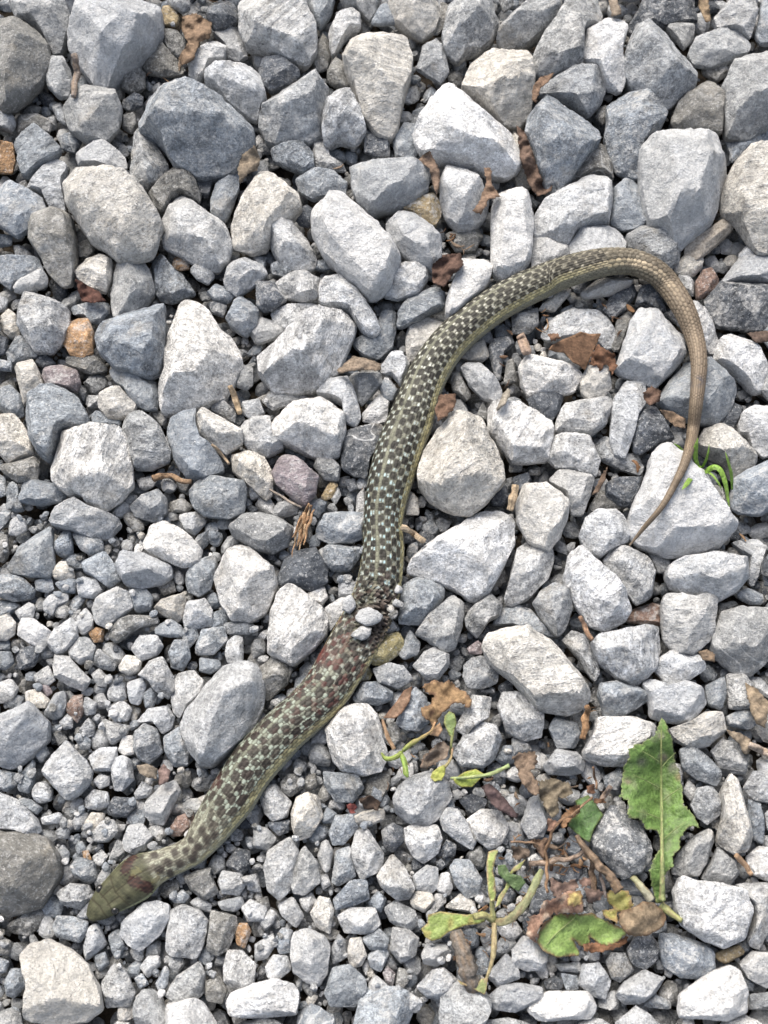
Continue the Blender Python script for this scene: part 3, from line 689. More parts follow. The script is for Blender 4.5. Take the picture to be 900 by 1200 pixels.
P f.3; 195,440 250,405 310,410 330,450 280,500 220,480
P; 330,400 370,340 395,345 380,400 340,440
P; 270,520 300,480 330,460 320,530 280,530
B; 185,560 200,520 250,520 310,540 300,590 280,615 200,595
P fR.4; 290,640 310,560 340,540 375,620 340,650 300,680
C =big pale stone of the bottom left; 65,660 100,620 170,603 240,640 300,690 350,790 360,850 300,890 180,910 90,880 100,740
B; 15,750 40,705 85,705 90,760 50,810 20,800
K; -15,580 40,610 30,660 -15,660
B; -15,660 35,680 20,720 -15,725
B; 80,800 110,770 130,830 85,840
P =pale stone beside the snake's head; 420,590 430,540 500,475 550,467 595,480 595,530 560,590 490,645 450,620
P =pale four-cornered stone; 580,640 590,560 600,500 640,480 700,500 735,540 715,620 690,670 600,660
K; 740,500 830,520 835,560 800,640 760,665 725,640 738,560
P; 665,470 700,450 745,480 740,510 690,495
B; 380,590 420,560 440,630 410,680 390,640
B; 330,660 370,645 385,690 350,720 332,700
P; 360,750 400,685 440,710 475,790 460,835 370,845 355,790
P; 490,700 520,660 560,660 565,690 520,740
B; 545,760 580,690 595,710 590,770 560,790
P; 470,810 510,775 540,800 500,830
B; 470,740 500,720 525,760 490,780
G; 580,800 620,730 700,680 720,720 715,790 680,830 620,830
G; 590,660 640,660 650,690 620,730 595,700
K; 720,750 770,730 800,780 780,830 725,820
K; 640,380 690,360 745,350 740,370 770,440 720,465 670,430
K l; 550,430 580,395 630,390 630,430 580,460
B; 600,460 640,425 670,450 650,475 610,475
P; 765,400 780,360 850,370 865,410 840,450 780,440
D; 790,340 830,280 880,290 880,350 850,375
G; 760,470 850,450 860,480 830,505 780,500
P; 845,490 880,460 940,490 930,540 870,540
O =pinkish orange chip; 828,580 840,545 870,545 883,575 860,635 830,620
P; 785,700 800,640 850,640 900,690 890,760 830,780 790,760
W =whitish stone at the bottom edge; 790,830 810,790 870,765 960,740 1030,760 1050,790 1040,870 900,880 800,870
P; 860,380 905,370 920,440 870,430
@300,900
P; 10,100 40,60 70,55 125,120 110,170 60,190 30,160
K; 85,50 110,20 160,20 175,60 120,105 90,80
K; 175,30 210,15 215,60 190,80 170,75
B; 235,10 300,20 360,25 380,70 340,120 280,120 240,60
K l; 380,100 390,40 470,10 475,60 440,120
C f.4; 120,160 140,100 180,85 220,100 235,170 190,240 140,255 125,200
D; 40,190 120,180 115,225 80,240 45,210
B; 230,175 250,135 285,160 270,195 235,195
C; 340,170 380,150 450,140 455,180 400,205 350,200
P f.2 =big rounded stone under the yellow leaf; 480,110 500,60 560,20 620,5 680,50 692,100 640,180 590,215 530,190 490,150
B; 255,230 280,165 340,160 360,210 310,270 270,270
P =pale upright oblong; 335,280 350,220 390,210 450,300 440,360 370,395 345,350
D; 440,220 480,190 520,210 520,260 480,300 450,280
W f.3; 520,210 560,195 640,200 655,250 640,300 590,335 550,310 525,260
P; 645,180 670,140 710,145 750,200 775,260 760,290 710,260 660,220
W =white flat stone; 740,180 790,145 860,150 895,210 860,270 820,285 770,250
D; 710,110 760,90 815,110 800,150 750,160
G; -10,200 40,210 75,250 40,290 -10,280
P m =tall pale mottled stone; 25,350 40,290 120,240 150,290 140,360 120,430 80,470 40,430
G; 115,370 150,300 170,270 220,340 225,400 170,450 130,440
P; 215,310 230,260 250,250 272,290 260,360 240,370
B; 265,400 280,290 330,275 345,340 350,380 290,415
P f.25; 425,380 450,340 480,300 520,340 560,420 540,460 500,470 440,420
B; 270,460 310,420 330,395 390,390 400,460 330,490 280,500
P; 215,380 250,370 265,410 235,430
P; 75,480 130,450 170,520 140,565 90,520
P; 150,460 195,435 215,470 180,510 160,490
C; 190,510 220,450 260,460 275,500 260,585 215,560
K; -10,470 40,450 50,490 10,540 -10,530
P; 10,540 50,495 75,510 60,550 30,575
P f.25; 285,520 330,490 420,490 440,550 400,585 310,580
B; 390,470 430,430 460,460 440,510 400,490
G m; 450,490 490,465 560,500 575,550 530,580 470,540
P; 550,380 600,340 640,350 640,420 620,440 560,430
C; 540,470 560,430 620,440 630,470 590,510 550,490
W; 630,420 650,370 680,365 693,420 680,450 640,435
W; 610,500 630,440 665,440 670,470 630,510
B =blue-grey stone by the thick stick; 680,350 700,320 750,320 795,390 780,450 740,460 700,410
C; 660,490 720,440 770,470 775,510 700,500
K; 740,300 790,270 810,310 800,350 760,340
D =small dark blue pebble; 645,290 670,250 705,270 700,310 660,320
D; 630,330 650,315 675,340 650,360 635,355
P f.12 =pale upright block; 120,650 130,580 180,563 240,590 260,630 250,720 220,770 170,750 130,720
C =cream-pink pebble; 320,650 330,600 370,595 390,660 370,695 330,705
G; 260,640 290,580 318,610 315,670 270,695
B; 65,600 90,560 130,570 125,650 80,655
P; -5,620 60,580 70,620 40,670 -5,680
P; 30,700 60,655 110,660 125,710 80,745 40,740
B =blue-grey stone at the bottom edge; 240,790 270,700 330,690 385,740 390,790 350,840 260,840
P; 395,760 420,725 480,780 470,820 430,832 400,800
V =small mauve pebble; 445,720 460,695 490,720 480,770 455,750
P f.2; 470,640 480,560 530,560 575,600 560,660 510,690
B; 370,600 430,560 470,600 460,640 400,640
B; 390,660 440,620 470,650 440,720 400,700
P f.3; 580,660 600,615 670,620 690,650 640,700 590,690
P f.3; 565,770 620,710 660,700 705,740 700,800 660,825 600,810
K; 490,770 500,700 540,710 540,750 510,780
P; 490,810 520,775 590,820 570,860 500,860
P; 810,730 880,650 920,690 930,740 850,770
P; 810,810 860,765 920,755 1010,770 1005,820 910,860 830,850
B; 400,110 410,60 450,90 440,120
@600,900
P =pale pointed stone among the dry stems; 30,200 60,110 90,90 130,190 110,240 60,250
S m =black and white speckled stone; 280,250 310,190 350,130 390,135 415,180 450,190 485,260 490,320 450,370 390,390 340,340 290,290
B; 320,30 380,0 400,30 370,80 330,70
B l; 180,270 210,230 250,270 230,310 190,300
D l; 150,380 200,340 250,340 240,390 190,410
S m; 60,500 80,430 120,410 160,440 150,480 70,520
P; 0,640 40,590 90,600 130,660 110,710 50,715 0,690
W =long white stone at the bottom edge; 60,820 130,785 270,785 300,830 280,880 100,890 60,860
D l; 110,750 150,730 185,750 170,785 120,785
P f.2; 235,760 250,690 310,685 350,750 330,820 280,800
G; 150,690 240,680 245,720 170,715
B; 170,720 230,730 235,780 190,780
G; 330,680 350,650 400,650 430,710 380,755 350,740
D m =dark rounded stone under the wilted leaf; 405,640 430,595 490,585 520,620 510,680 470,710 420,690
P f.3; 365,800 400,750 470,710 540,740 510,790 450,830 400,835
B m w f.2 =dark white-crusted block; 520,640 525,580 570,580 690,620 715,650 718,710 680,745 600,740 540,700
W =large white stone at the bottom edge; 590,800 630,770 700,720 770,693 810,720 830,790 830,860 760,890 590,880
W =big white two-humped block; 570,440 590,375 640,395 760,410 830,430 850,520 820,600 750,635 680,610 600,550 575,490
P; 780,415 830,405 920,405 940,440 910,560 870,640 830,620 855,520 840,430
G fR.3; 565,370 590,300 640,240 700,210 718,240 700,310 660,380 600,380
G; 665,390 700,330 725,275 780,320 800,370 770,410 720,405
C =tall cream stone; 720,260 740,180 735,80 770,20 800,40 830,150 845,250 830,290 780,300 740,280
G; 630,130 650,70 700,60 745,110 735,160 690,200 650,170
P l; 600,80 620,40 650,70 630,120
P; 760,-5 830,0 820,25 770,20
P; 815,70 850,10 930,10 930,130 850,110
B; 830,110 870,120 890,200 885,270 850,250 830,180
W; 825,310 870,275 920,280 940,340 900,400 840,370
T; 715,650 800,620 825,650 750,690 715,670
P; 800,690 850,645 920,650 940,700 900,775 830,740
G; 835,795 930,785 930,850 840,850
P; 890,160 920,130 940,200 900,225
B; 455,840 500,795 560,820 560,850
G; 590,120 640,170 620,220 580,170
'''

# ------------------------------------------------------------------ stones
TONE = dict(W=(0.62, 0.615, 0.605), P=(0.44, 0.447, 0.452), G=(0.31, 0.318, 0.322), B=(0.268, 0.292, 0.318), D=(0.11, 0.12, 0.135),
            K=(0.215, 0.212, 0.20), C=(0.54, 0.515, 0.47), T=(0.38, 0.30, 0.185), O=(0.40, 0.25, 0.14), V=(0.27, 0.23, 0.235),
            R=(0.26, 0.18, 0.145), S=(0.17, 0.18, 0.19), Y=(0.33, 0.29, 0.16))
TONE_WORD = dict(W='whitish', P='pale grey', G='grey', B='blue-grey', D='dark slate', K='brown-grey', C='cream', T='tan', O='orange',
                 V='mauve', R='reddish', S='speckled', Y='olive')
def poly_area(p):
    x, y = p[:, 0], p[:, 1]
    return 0.5 * float(np.sum(x * np.roll(y, -1) - np.roll(x, -1) * y))
def poly_centroid(p):
    x, y = p[:, 0], p[:, 1]
    c = x * np.roll(y, -1) - np.roll(x, -1) * y
    a = c.sum() / 2
    return np.array([((x + np.roll(x, -1)) * c).sum(), ((y + np.roll(y, -1)) * c).sum()]) / (6 * a)
def outline_radius(p, c, th):
    """distance from c to the outline in each direction"""
    a = p - c; b = np.roll(p, -1, 0) - c
    d = np.stack([np.cos(th), np.sin(th)], -1)
    e = b - a
    den = d[:, None, 0] * e[None, :, 1] - d[:, None, 1] * e[None, :, 0]
    den = np.where(np.abs(den) < 1e-15, 1e-15, den)
    t = (a[None, :, 0] * e[None, :, 1] - a[None, :, 1] * e[None, :, 0]) / den
    u = (a[None, :, 0] * d[:, None, 1] - a[None, :, 1] * d[:, None, 0]) / den
    t = np.where((u >= -1e-6) & (u <= 1 + 1e-6) & (t > 0), t, 0)
    r = t.max(1)
    return np.where(r <= 0, np.median(r[r > 0]), r)

class Stone: pass
def read_stones():
    out, ox, oy = [], 0, 0
    for ln in STONES.strip().splitlines():
        if ln[0] == '@':
            ox, oy = map(float, ln[1:].split(',')); continue
        head, pts = ln.split(';')
        s = Stone(); s.name = None
        if '=' in head: head, s.name = head.split('='); s.name = s.name.strip()
        w = head.split(); s.tone = w[0]; s.flags = w[1:]
        s.px = np.array([[float(v) for v in q.split(',')] for q in pts.split()]) / 3 + (ox, oy)
        s.area = abs(poly_area(s.px)); s.rpx = math.sqrt(s.area / math.pi)
        s.cpx = poly_centroid(s.px)
        s.low, s.up = 'l' in s.flags, 'u' in s.flags
        s.front = next((float(f[2:]) for f in s.flags if f.startswith('f.') or f.startswith('f0')), 0.0) if False else 0.0
        s.faces = []
        for f in s.flags:
            if f.startswith('fR'): s.faces.append((R(-20), float(f[2:])))
            elif f.startswith('f.'): s.faces.append((R(-90), float(f[1:])))
        out.append(s)
    return out

def stone_mesh(s, N, seed, grow=1.025):
    """an angular stone: the outline is its girth; above it a body cut by flat facets, below it a rounded underside"""
    r_ = np.random.default_rng(seed)
    mpp = px_size(*s.cpx)
    rad = s.rpx * mpp
    h = rad * r_.uniform(0.62, 0.90)
    if s.faces: h = max(h, rad * (0.85 if max(f for _, f in s.faces) < 0.22 else 1.12))
    if s.low: h *= 0.85
    zeq = 0.40 * rad - 0.0015 + r_.uniform(-0.13, 0.13) * rad
    if s.low: zeq -= min(0.0055, 0.55 * rad)
    if s.up: zeq += 0.005
    s.zeq, s.h, s.rad = zeq, h, rad
    P = at(s.px[:, 0], s.px[:, 1], zeq + 0.25 * h)[:, :2]
    if poly_area(P) < 0: P = P[::-1]
    c = poly_centroid(P)
    th = np.linspace(0, 2 * math.pi, N, endpoint=False)
    rr = outline_radius(P, c, th) * grow
    rr = 0.12 * np.roll(rr, 1) + 0.76 * rr + 0.12 * np.roll(rr, -1)
    Q = P - c
    if s.faces: zeq -= 0.12 * rad
    s.zeq = zeq
    def support(a): return float((Q @ np.array([math.cos(a), math.sin(a)])).max())
    planes = []
    a0, t0 = r_.uniform(0, 6.28), r_.uniform(0.0, 0.22)
    planes.append((t0 * math.cos(a0), t0 * math.sin(a0), h * 0.92))
    for a, f in s.faces:
        a = a + r_.uniform(-0.25, 0.25); S = support(a); d = S * (1 - 2 * f)
        m = 0.97 * h / max(S - d, 1e-6)
        planes.append((m * math.cos(a), m * math.sin(a), h * 0.97 + m * d))
    k = r_.integers(3, 6); b = r_.uniform(0, 6.28)
    for i in range(k):
        a = b + 6.28 * i / k + r_.uniform(-0.5, 0.5)
        S = support(a); d = S * r_.uniform(0.12, 0.8); m = r_.uniform(0.45, 1.5)
        m = min(m, 0.9 * h / max(S - d, 1e-6))
        planes.append((m * math.cos(a), m * math.sin(a), h + m * d))
    # one facet rises from each outward edge of the outline
    nP = len(Q)
    for i in range(nP):
        ea, eb = Q[i], Q[(i + 1) % nP]
        el = np.hypot(*(eb - ea))
        if el < 0.28 * rad: continue
        nrm = np.array([eb[1] - ea[1], ea[0] - eb[0]]) / el
        o = nrm @ ea
        if (Q @ nrm).max() > o + 0.06 * rad: continue
        m = r_.uniform(0.7, 3.2); ze = h * r_.uniform(0.10, 0.62)
        planes.append((m * nrm[0], m * nrm[1], ze + m * o))
    p_ = r_.uniform(22, 44)
    big = N >= 56
    tt = [1.0, 0.988, 0.965, 0.935, 0.90, 0.86, 0.81, 0.76, 0.70, 0.64, 0.58, 0.51, 0.44, 0.36, 0.28, 0.19, 0.09] if big else [1.0, 0.96, 0.88, 0.76, 0.6, 0.42, 0.22]
    tb = [0.97, 0.88, 0.70, 0.45, 0.2] if big else [0.93, 0.7, 0.35]
    d2 = np.stack([np.cos(th), np.sin(th)], -1)
    V = []
    for t in tt:
        xy = d2 * (rr * t)[:, None]
        zs = np.stack([z0 - mx * xy[:, 0] - my * xy[:, 1] for mx, my, z0 in planes])
        z = zs.min(0)
        kk = 0.006 * rad
        z = z - kk * np.log(np.exp(-(zs - z) / kk).sum(0))
        rim = h * math.sqrt(max(1 - t ** p_, 0))
        z = np.minimum(z, rim)
        z = np.maximum(z, 0.16 * h * math.sqrt(max(1 - t ** 3, 0)))
        V.append(np.column_stack([xy, z]))
    for t in tb:
        xy = d2 * (rr * t)[:, None]
        V.append(np.column_stack([xy, np.full(N, -0.85 * h * math.sqrt(1 - t ** 2.4))]))
    ctop = V[len(tt) - 1][:, 2].max()
    V.append([[0, 0, ctop]]); V.append([[0, 0, -0.87 * h]])
    v = np.concatenate(V)
    u = v / rad + r_.uniform(-50, 50, 3)
    n1, n2, n3 = W1(u * 0.55), W2(u * 1.5), W3(u * 3.6)
    ridg = np.abs(W2(u * 0.9 + 7.7))
    dz = rad * (0.016 * n1 + 0.014 * n2 + 0.010 * n3 - 0.06 * (0.40 - ridg).clip(0) - 0.05 * (0.3 - np.abs(W3(u * 1.2))).clip(0))
    up = np.where(v[:, 2] > 0, 1, 0.4) * np.clip(v[:, 2] / (0.3 * h), -1, 1)
    v[:, 2] += dz * up
    sc_ = 1 + 0.014 * n2 + 0.010 * n3 + 0.012 * n1
    v[:, :2] *= sc_[:, None]
    nt, nb = len(tt), len(tb)
    i = np.arange(N); j = (i + 1) % N
    F = []
    for q in range(nt - 1):
        F.append(np.column_stack([q * N + i, q * N + j, (q + 1) * N + j, (q + 1) * N + i]))
    F.append(np.column_stack([0 * N + j, 0 * N + i, nt * N + i, nt * N + j]))
    for q in range(nt, nt + nb - 1):
        F.append(np.column_stack([q * N + j, q * N + i, (q + 1) * N + i, (q + 1) * N + j]))
    T = [np.column_stack([(nt - 1) * N + i, (nt - 1) * N + j, np.full(N, (nt + nb) * N)]),
         np.column_stack([(nt + nb - 1) * N + j, (nt + nb - 1) * N + i, np.full(N, (nt + nb) * N + 1)])]
    v[:, 0] += c[0]; v[:, 1] += c[1]; v[:, 2] += zeq
    jit = r_.uniform(0.86, 1.13)
    tint = np.array(TONE[s.tone]) * jit * (1 + r_.uniform(-0.022, 0.022) * np.array([1.0, 0.25, -1.0]))
    mott = 0.75 if 'm' in s.flags else r_.uniform(0.25, 0.5) if s.tone == 'W' else r_.uniform(0, 0.4)
    if s.tone == 'S': mott = 1.0
    vein = 1.0 if 'v' in s.flags else (0.5 if r_.random() < 0.12 else 0.0)
    look = np.array([vein, mott, 0.0335 if s.tone == 'S' or 'w' in s.flags else r_.random()])
    return v, np.concatenate(F), np.concatenate(T), tint, look

# a height map of what already lies there, for everything that rests on the stones
HP, HX = 0.0015, 0.46
HN = int(2 * HX / HP)
HM = np.full((HN, HN), -0.004)
def splat(v):
    ix = ((v[:, 0] + HX) / HP).astype(int); iy = ((v[:, 1] + HX) / HP).astype(int)
    ok = (ix >= 0) & (iy >= 0) & (ix < HN) & (iy < HN)
    np.maximum.at(HM, (iy[ok], ix[ok]), v[ok, 2])
def height(x, y, rad=0.0):
    """highest stone within rad of each point"""
    x, y = np.atleast_1d(x), np.atleast_1d(y)
    k = max(int(round(rad / HP)), 1)
    out = np.empty(len(x))
    for q, (a, b) in enumerate(zip(x, y)):
        i, j = int((b + HX) / HP), int((a + HX) / HP)
        i0, j0 = np.clip(i, 0, HN - 1), np.clip(j, 0, HN - 1)
        w = HM[max(i0 - k, 0):i0 + k + 1, max(j0 - k, 0):j0 + k + 1]
        out[q] = w.max()
    return out

ALL = read_stones()
order = sorted(range(len(ALL)), key=lambda q: -ALL[q].area)
N_THINGS = 300
# area inside the frame counts
def seen_area(s):
    p = np.clip(s.px, (0, 0), (900, 1200)); return abs(poly_area(p))
order = sorted(range(len(ALL)), key=lambda q: -seen_area(ALL[q]) * (10 if ALL[q].name else 1))
BIG = [ALL[q] for q in order[:N_THINGS]]
SMALL = [ALL[q] for q in order[N_THINGS:]]
for q, s in enumerate(BIG):
    N_ = 104 if s.rpx > 34 else 76
    v, f4, f3, tint, look = stone_mesh(s, N_, 100 + q)
    splat(v[:N_ * 17])
    s.obj = link_mesh('stone', v, [f4, f3], M_STONE, None, tint, look, origin=(v[:, 0].mean(), v[:, 1].mean(), s.zeq - 0.6 * s.h), sharp=26)
    s.obj['group'] = 'stones of the gravel bed'; s.obj['category'] = 'stone'

# the gravel between and below them: one mass nobody could count
GV, GF4, GF3, GT, GL, goff = [], [], [], [], [], 0
def add_gravel(v, f4, f3, tint, look):
    global goff
    GV.append(v); n = len(v)
    if f4 is not None: GF4.append(f4 + goff)
    if f3 is not None: GF3.append(f3 + goff)
    GT.append(np.broadcast_to(tint, (n, 3))); GL.append(np.broadcast_to(look, (n, 3)))
    goff += n
for q, s in enumerate(SMALL):
    v, f4, f3, tint, look = stone_mesh(s, 36, 900 + q)
    splat(v[:36 * 7])
    add_gravel(v, f4, f3, tint, look)

def icosphere(sub):
    import bmesh
    b = bmesh.new(); bmesh.ops.create_icosphere(b, subdivisions=sub, radius=1.0)
    v = np.array([x.co[:] for x in b.verts]); f = np.array([[x.index for x in y.verts] for y in b.faces]); b.free()
    return v, f
ICO3, ICO2 = icosphere(3), icosphere(2)
def chunk(ico, r_, rx, ry, rz, rot):
    """an angular little rock: a ball cut by random planes"""
    d = ico[0]
    k = 13
    n = r_.normal(size=(k, 3)); n /= np.linalg.norm(n, axis=1)[:, None]
    hh = r_.uniform(0.66, 1.0, k)
    dn = d @ n.T
    rr = np.where(dn > 0.05, hh / np.maximum(dn, 0.05), 9).min(1)
    rr = np.minimum(rr, 1.15)
    v = d * rr[:, None]
    v = v * (1 + 0.03 * W2(v * 1.3 + r_.uniform(-9, 9, 3)))[:, None]
    v = v * (rx, ry, rz)
    c, s_ = math.cos(rot), math.sin(rot)
    return np.column_stack([v[:, 0] * c - v[:, 1] * s_, v[:, 0] * s_ + v[:, 1] * c, v[:, 2]])
FILL_TONES = list('PPPPGGGBBBBWWKDC')
def fill_look(r_):
    t = np.array(TONE[FILL_TONES[r_.integers(len(FILL_TONES))]]) * r_.uniform(0.85, 1.12)
    return t, np.array([0.6 * (r_.random() < 0.1), r_.uniform(0, 0.5), r_.random()])

# where the traced stones already are, on a grid of photograph pixels
X0, Y0, X1, Y1 = -200, -230, 1100, 1440
OCC = np.zeros((Y1 - Y0, X1 - X0), np.uint8)
def paint(poly, val=1):
    lo = np.floor(poly.min(0)).astype(int); hi = np.ceil(poly.max(0)).astype(int)
    lo = np.maximum(lo, (X0, Y0)); hi = np.minimum(hi, (X1, Y1))
    if (hi <= lo).any(): return
    gx, gy = np.meshgrid(np.arange(lo[0], hi[0]) + 0.5, np.arange(lo[1], hi[1]) + 0.5)
    ins = np.zeros(gx.shape, bool)
    n = len(poly)
    for i in range(n):
        (xa, ya), (xb, yb) = poly[i], poly[(i + 1) % n]
        if ya == yb: continue
        m = ((gy >= min(ya, yb)) & (gy < max(ya, yb)))
        ins ^= m & (gx < xa + (gy - ya) * (xb - xa) / (yb - ya))
    OCC[lo[1] - Y0:hi[1] - Y0, lo[0] - X0:hi[0] - X0][ins] = val
for s in ALL: paint(s.px)
DISC = {}
def disc(r):
    if r not in DISC:
        y, x = np.mgrid[-r:r + 1, -r:r + 1]; m = x * x + y * y <= r * r
        DISC[r] = (y[m], x[m])
    return DISC[r]
r_ = np.random.default_rng(55)
def try_fill(n, rmin, rmax, tol, inside):
    done = 0
    for _ in range(n):
        x, y = int(r_.uniform(X0, X1)), int(r_.uniform(Y0, Y1))
        inf = -12 < x < 912 and -12 < y < 1180
        if inf != inside: continue
        r = int(r_.uniform(rmin, rmax))
        yy, xx = disc(r)
        yy = yy + y - Y0; xx = xx + x - X0
        ok = (yy >= 0) & (xx >= 0) & (yy < OCC.shape[0]) & (xx < OCC.shape[1])
        if OCC[yy[ok], xx[ok]].mean() > tol: continue
        OCC[yy[ok], xx[ok]] = 1
        mpp = px_size(x, y); rad = r * mpp
        top = (-0.0014 if x < 470 and y > 560 else -0.0016 if y > 900 else -0.0052) if inside else 0.25 * rad
        asp = r_.uniform(0.8, 1.3)
        v = chunk(ICO3 if r > 14 else ICO2, r_, rad * 1.12 * asp, rad * 1.12 / asp, rad * r_.uniform(0.7, 0.95), r_.uniform(0, 6.28))
        v = v + at(x, y, 0) + (0, 0, top - (0.0015 if inside else 0))
        splat(v)
        t, l = fill_look(r_)
        add_gravel(v, None, (ICO3 if r > 14 else ICO2)[1], t, l)
        done += 1
    return done
n_out = sum(try_fill(n, a, b, tol, False) for n, a, b, tol in ((1500, 30, 44, 0.06), (3000, 20, 30, 0.10), (5000, 12, 20, 0.12), (5000, 8, 12, 0.15)))
n_in = sum(try_fill(n, a, b, tol, True) for n, a, b, tol in ((6000, 10, 14, 0.22), (9000, 7, 10, 0.25), (16000, 4, 7, 0.30), (16000, 2, 4, 0.35)))
# loose chips lying on the finer gravel
for _ in range(2600):
    x, y = r_.uniform(0, 900), r_.uniform(0, 1180)
    if not ((x < 430 and y > 590) or (y > 880 and x < 600)) and r_.random() > 0.10: continue
    if any(abs(x - s.cpx[0]) < s.rpx * 1.2 and abs(y - s.cpx[1]) < s.rpx * 1.2 for s in BIG if s.rpx > 15): continue
    q = at(x, y, 0.0); z = height(q[:1], q[1:2], 0.0016)[0]
    if z > 0.006: continue
    rad = r_.uniform(2.4, 5.5) * px_size(x, y)
    v = chunk(ICO2, r_, rad * r_.uniform(0.8, 1.4), rad, rad * r_.uniform(0.5, 0.9), r_.uniform(0, 6.28)) + q + (0, 0, z + 0.2 * rad)
    t, l = fill_look(r_); add_gravel(v, None, ICO2[1], t, l)
# a lower layer, seen only down the gaps
n_bed = 0
for gy in np.arange(Y0, Y1, 21.0):
    for gx in np.arange(X0, X1, 21.0):
        x, y = gx + r_.uniform(-8, 8), gy + r_.uniform(-8, 8)
        if r_.random() < 0.12: continue
        rad = r_.uniform(9, 15) * px_size(x, y)
        v = chunk(ICO2, r_, rad * r_.uniform(0.8, 1.3), rad, rad * 0.7, r_.uniform(0, 6.28)) + at(x, y, -0.0095 if x < 470 and y > 560 or y > 900 else -0.0130) + (0, 0, r_.uniform(-0.003, 0.001))
        t, l = fill_look(r_)
        add_gravel(v, None, ICO2[1], t * 0.9, l); n_bed += 1
gravel = link_mesh('gravel', np.concatenate(GV), [np.concatenate(GF4), np.concatenate(GF3)], M_STONE, None, np.concatenate(GT), np.concatenate(GL), sharp=30)
tag(gravel, 'fine grey crushed gravel filling the gaps between the stones', None, None, 'stuff')
print('stones', len(ALL), 'fill', n_out, n_in, n_bed)

# ------------------------------------------------------------------ the snake
# photograph x, y, half width, roll, blotch period, weights: neck, tail ; flattening ; turquoise
SN = np.array([
 # x     y     w    roll  per neck tail flat turq
 (106, 1076, 5.5, -4, 17, 1, 0, .62, 0), (110, 1071, 11.5, -4, 17, 1, 0, .62, 0), (118, 1063, 16.5, -4, 17, 1, 0, .62, 0),
 (129, 1053, 19.5, -5, 17, 1, 0, .62, 0), (142, 1043, 23, -6, 17, 1, 0, .62, 0), (154, 1034, 26, -8, 17, 1, 0, .60, 0),
 (164, 1027, 26.5, -9, 17, 1, 0, .60, 0), (172, 1022, 24, -10, 17, 1, 0, .64, 0), (182, 1017, 19.8, -14, 17, 1, 0, .7, 0),
 (196, 1011, 18, -18, 17, 1, 0, .75, 0), (213, 1004, 17, -24, 17, 1, 0, .8, 0), (229, 994, 17.8, -24, 17, .9, 0, .8, 0),
 (244, 975, 22, -26, 17, .75, 0, .8, 0), (258, 954, 25.5, -26, 17, .6, 0, .8, .1), (273, 932, 28, -26, 17, .5, 0, .8, .1),
 (299, 893, 28.5, -26, 17, .45, 0, .8, .1), (331, 858, 27.5, -25, 17, .4, 0, .8, .1), (355, 836, 27.5, -22, 17, .4, 0, .75, .1),
 (379, 812, 28.5, -16, 17, .35, 0, .62, .1), (399, 781, 29, -12, 17, .25, 0, .52, .15), (416, 750, 29, -8, 17, .05, 0, .42, .3),
 (433, 717, 27, -6, 16, 0, 0, .42, .5), (444, 686, 26.5, -8, 15, 0, 0, .55, .8), (449, 650, 24.5, -14, 14.5, 0, 0, .7, 1),
 (449, 616, 22.5, -18, 14, 0, 0, .8, 1), (453, 583, 24.5, -20, 14, 0, 0, .8, .9), (460, 553, 26.5, -21, 14, 0, 0, .8, .7),
 (469, 524, 27.5, -22, 13.5, 0, 0, .8, .5), (480, 496, 26.5, -24, 13, 0, 0, .8, .35), (492, 461, 23.5, -26, 12.5, 0, 0, .82, .2),
 (507, 429, 23, -26, 12, 0, 0, .84, .1), (524, 405, 22.5, -26, 12, 0, .05, .84, 0), (550, 380, 21.5, -26, 12, 0, .08, .85, 0),
 (582, 357, 21.2, -28, 12, 0, .12, .85, 0), (617, 338, 21, -30, 12, 0, .2, .86, 0), (658, 321, 19.5, -36, 11, 0, .38, .88, 0),
 (691, 311, 17.5, -46, 10, 0, .6, .9, 0), (720, 306.5, 16, -52, 9, 0, .75, .9, 0), (748, 309.5, 15.2, -58, 8, 0, .88, .9, 0),
 (775, 325, 14.5, -66, 8, 0, 1, .9, 0), (800, 360, 13, -74, 7, 0, 1, .9, 0), (814, 396, 10.6, -70, 6, 0, 1, .92, 0),
 (819, 424, 9.2, -66, 6, 0, 1, .95, 0), (818, 448, 8.4, -60, 6, 0, 1, .95, 0), (816, 470, 7.6, -60, 5, 0, 1, 1, 0),
 (811, 510, 6.5, -60, 5, 0, 1, 1, 0), (804, 538, 5.2, -60, 5, 0, 1, 1, 0), (793, 563, 4.2, -60, 4, 0, 1, 1, 0),
 (776, 593, 3.3, -60, 4, 0, 1, 1, 0), (755, 618, 2.7, -60, 4, 0, 1, 1, 0), (738, 639, 1.0, -60, 4, 0, 1, 1, 0)], float)
def spline(tab, step):
    """Catmull-Rom through the table rows, then even steps along the path in photograph pixels"""
    p = np.vstack([2 * tab[0] - tab[1], tab, 2 * tab[-1] - tab[-2]])
    out = []
    for i in range(1, len(p) - 2):
        t = np.linspace(0, 1, 40, endpoint=False)[:, None]
        a, b, c, d = p[i - 1], p[i], p[i + 1], p[i + 2]
        xy = 0.5 * (2 * b + (c - a) * t + (2 * a - 5 * b + 4 * c - d) * t ** 2 + (3 * b - a - 3 * c + d) * t ** 3)
        lin = b + (c - b) * t
        out.append(np.column_stack([xy[:, :2], lin[:, 2:]]))
    q = np.vstack(out + [tab[-1:]])
    s = np.concatenate([[0], np.cumsum(np.hypot(*np.diff(q[:, :2], axis=0).T))])
    n = int(s[-1] / step)
    si = np.linspace(0, s[-1], n)
    return np.column_stack([np.interp(si, s, q[:, k]) for k in range(q.shape[1])]), si
def blur1(a, k):
    w = np.hanning(2 * k + 3)[1:-1]; w /= w.sum()
    return np.convolve(np.pad(a, k, 'edge'), w, 'valid')
STEP = 0.85
Q, S = spline(SN, STEP)
Q[:, 2] = blur1(Q[:, 2], 9)
for k in range(3, 9): Q[:, k] = blur1(Q[:, k], 25)
n = len(Q)
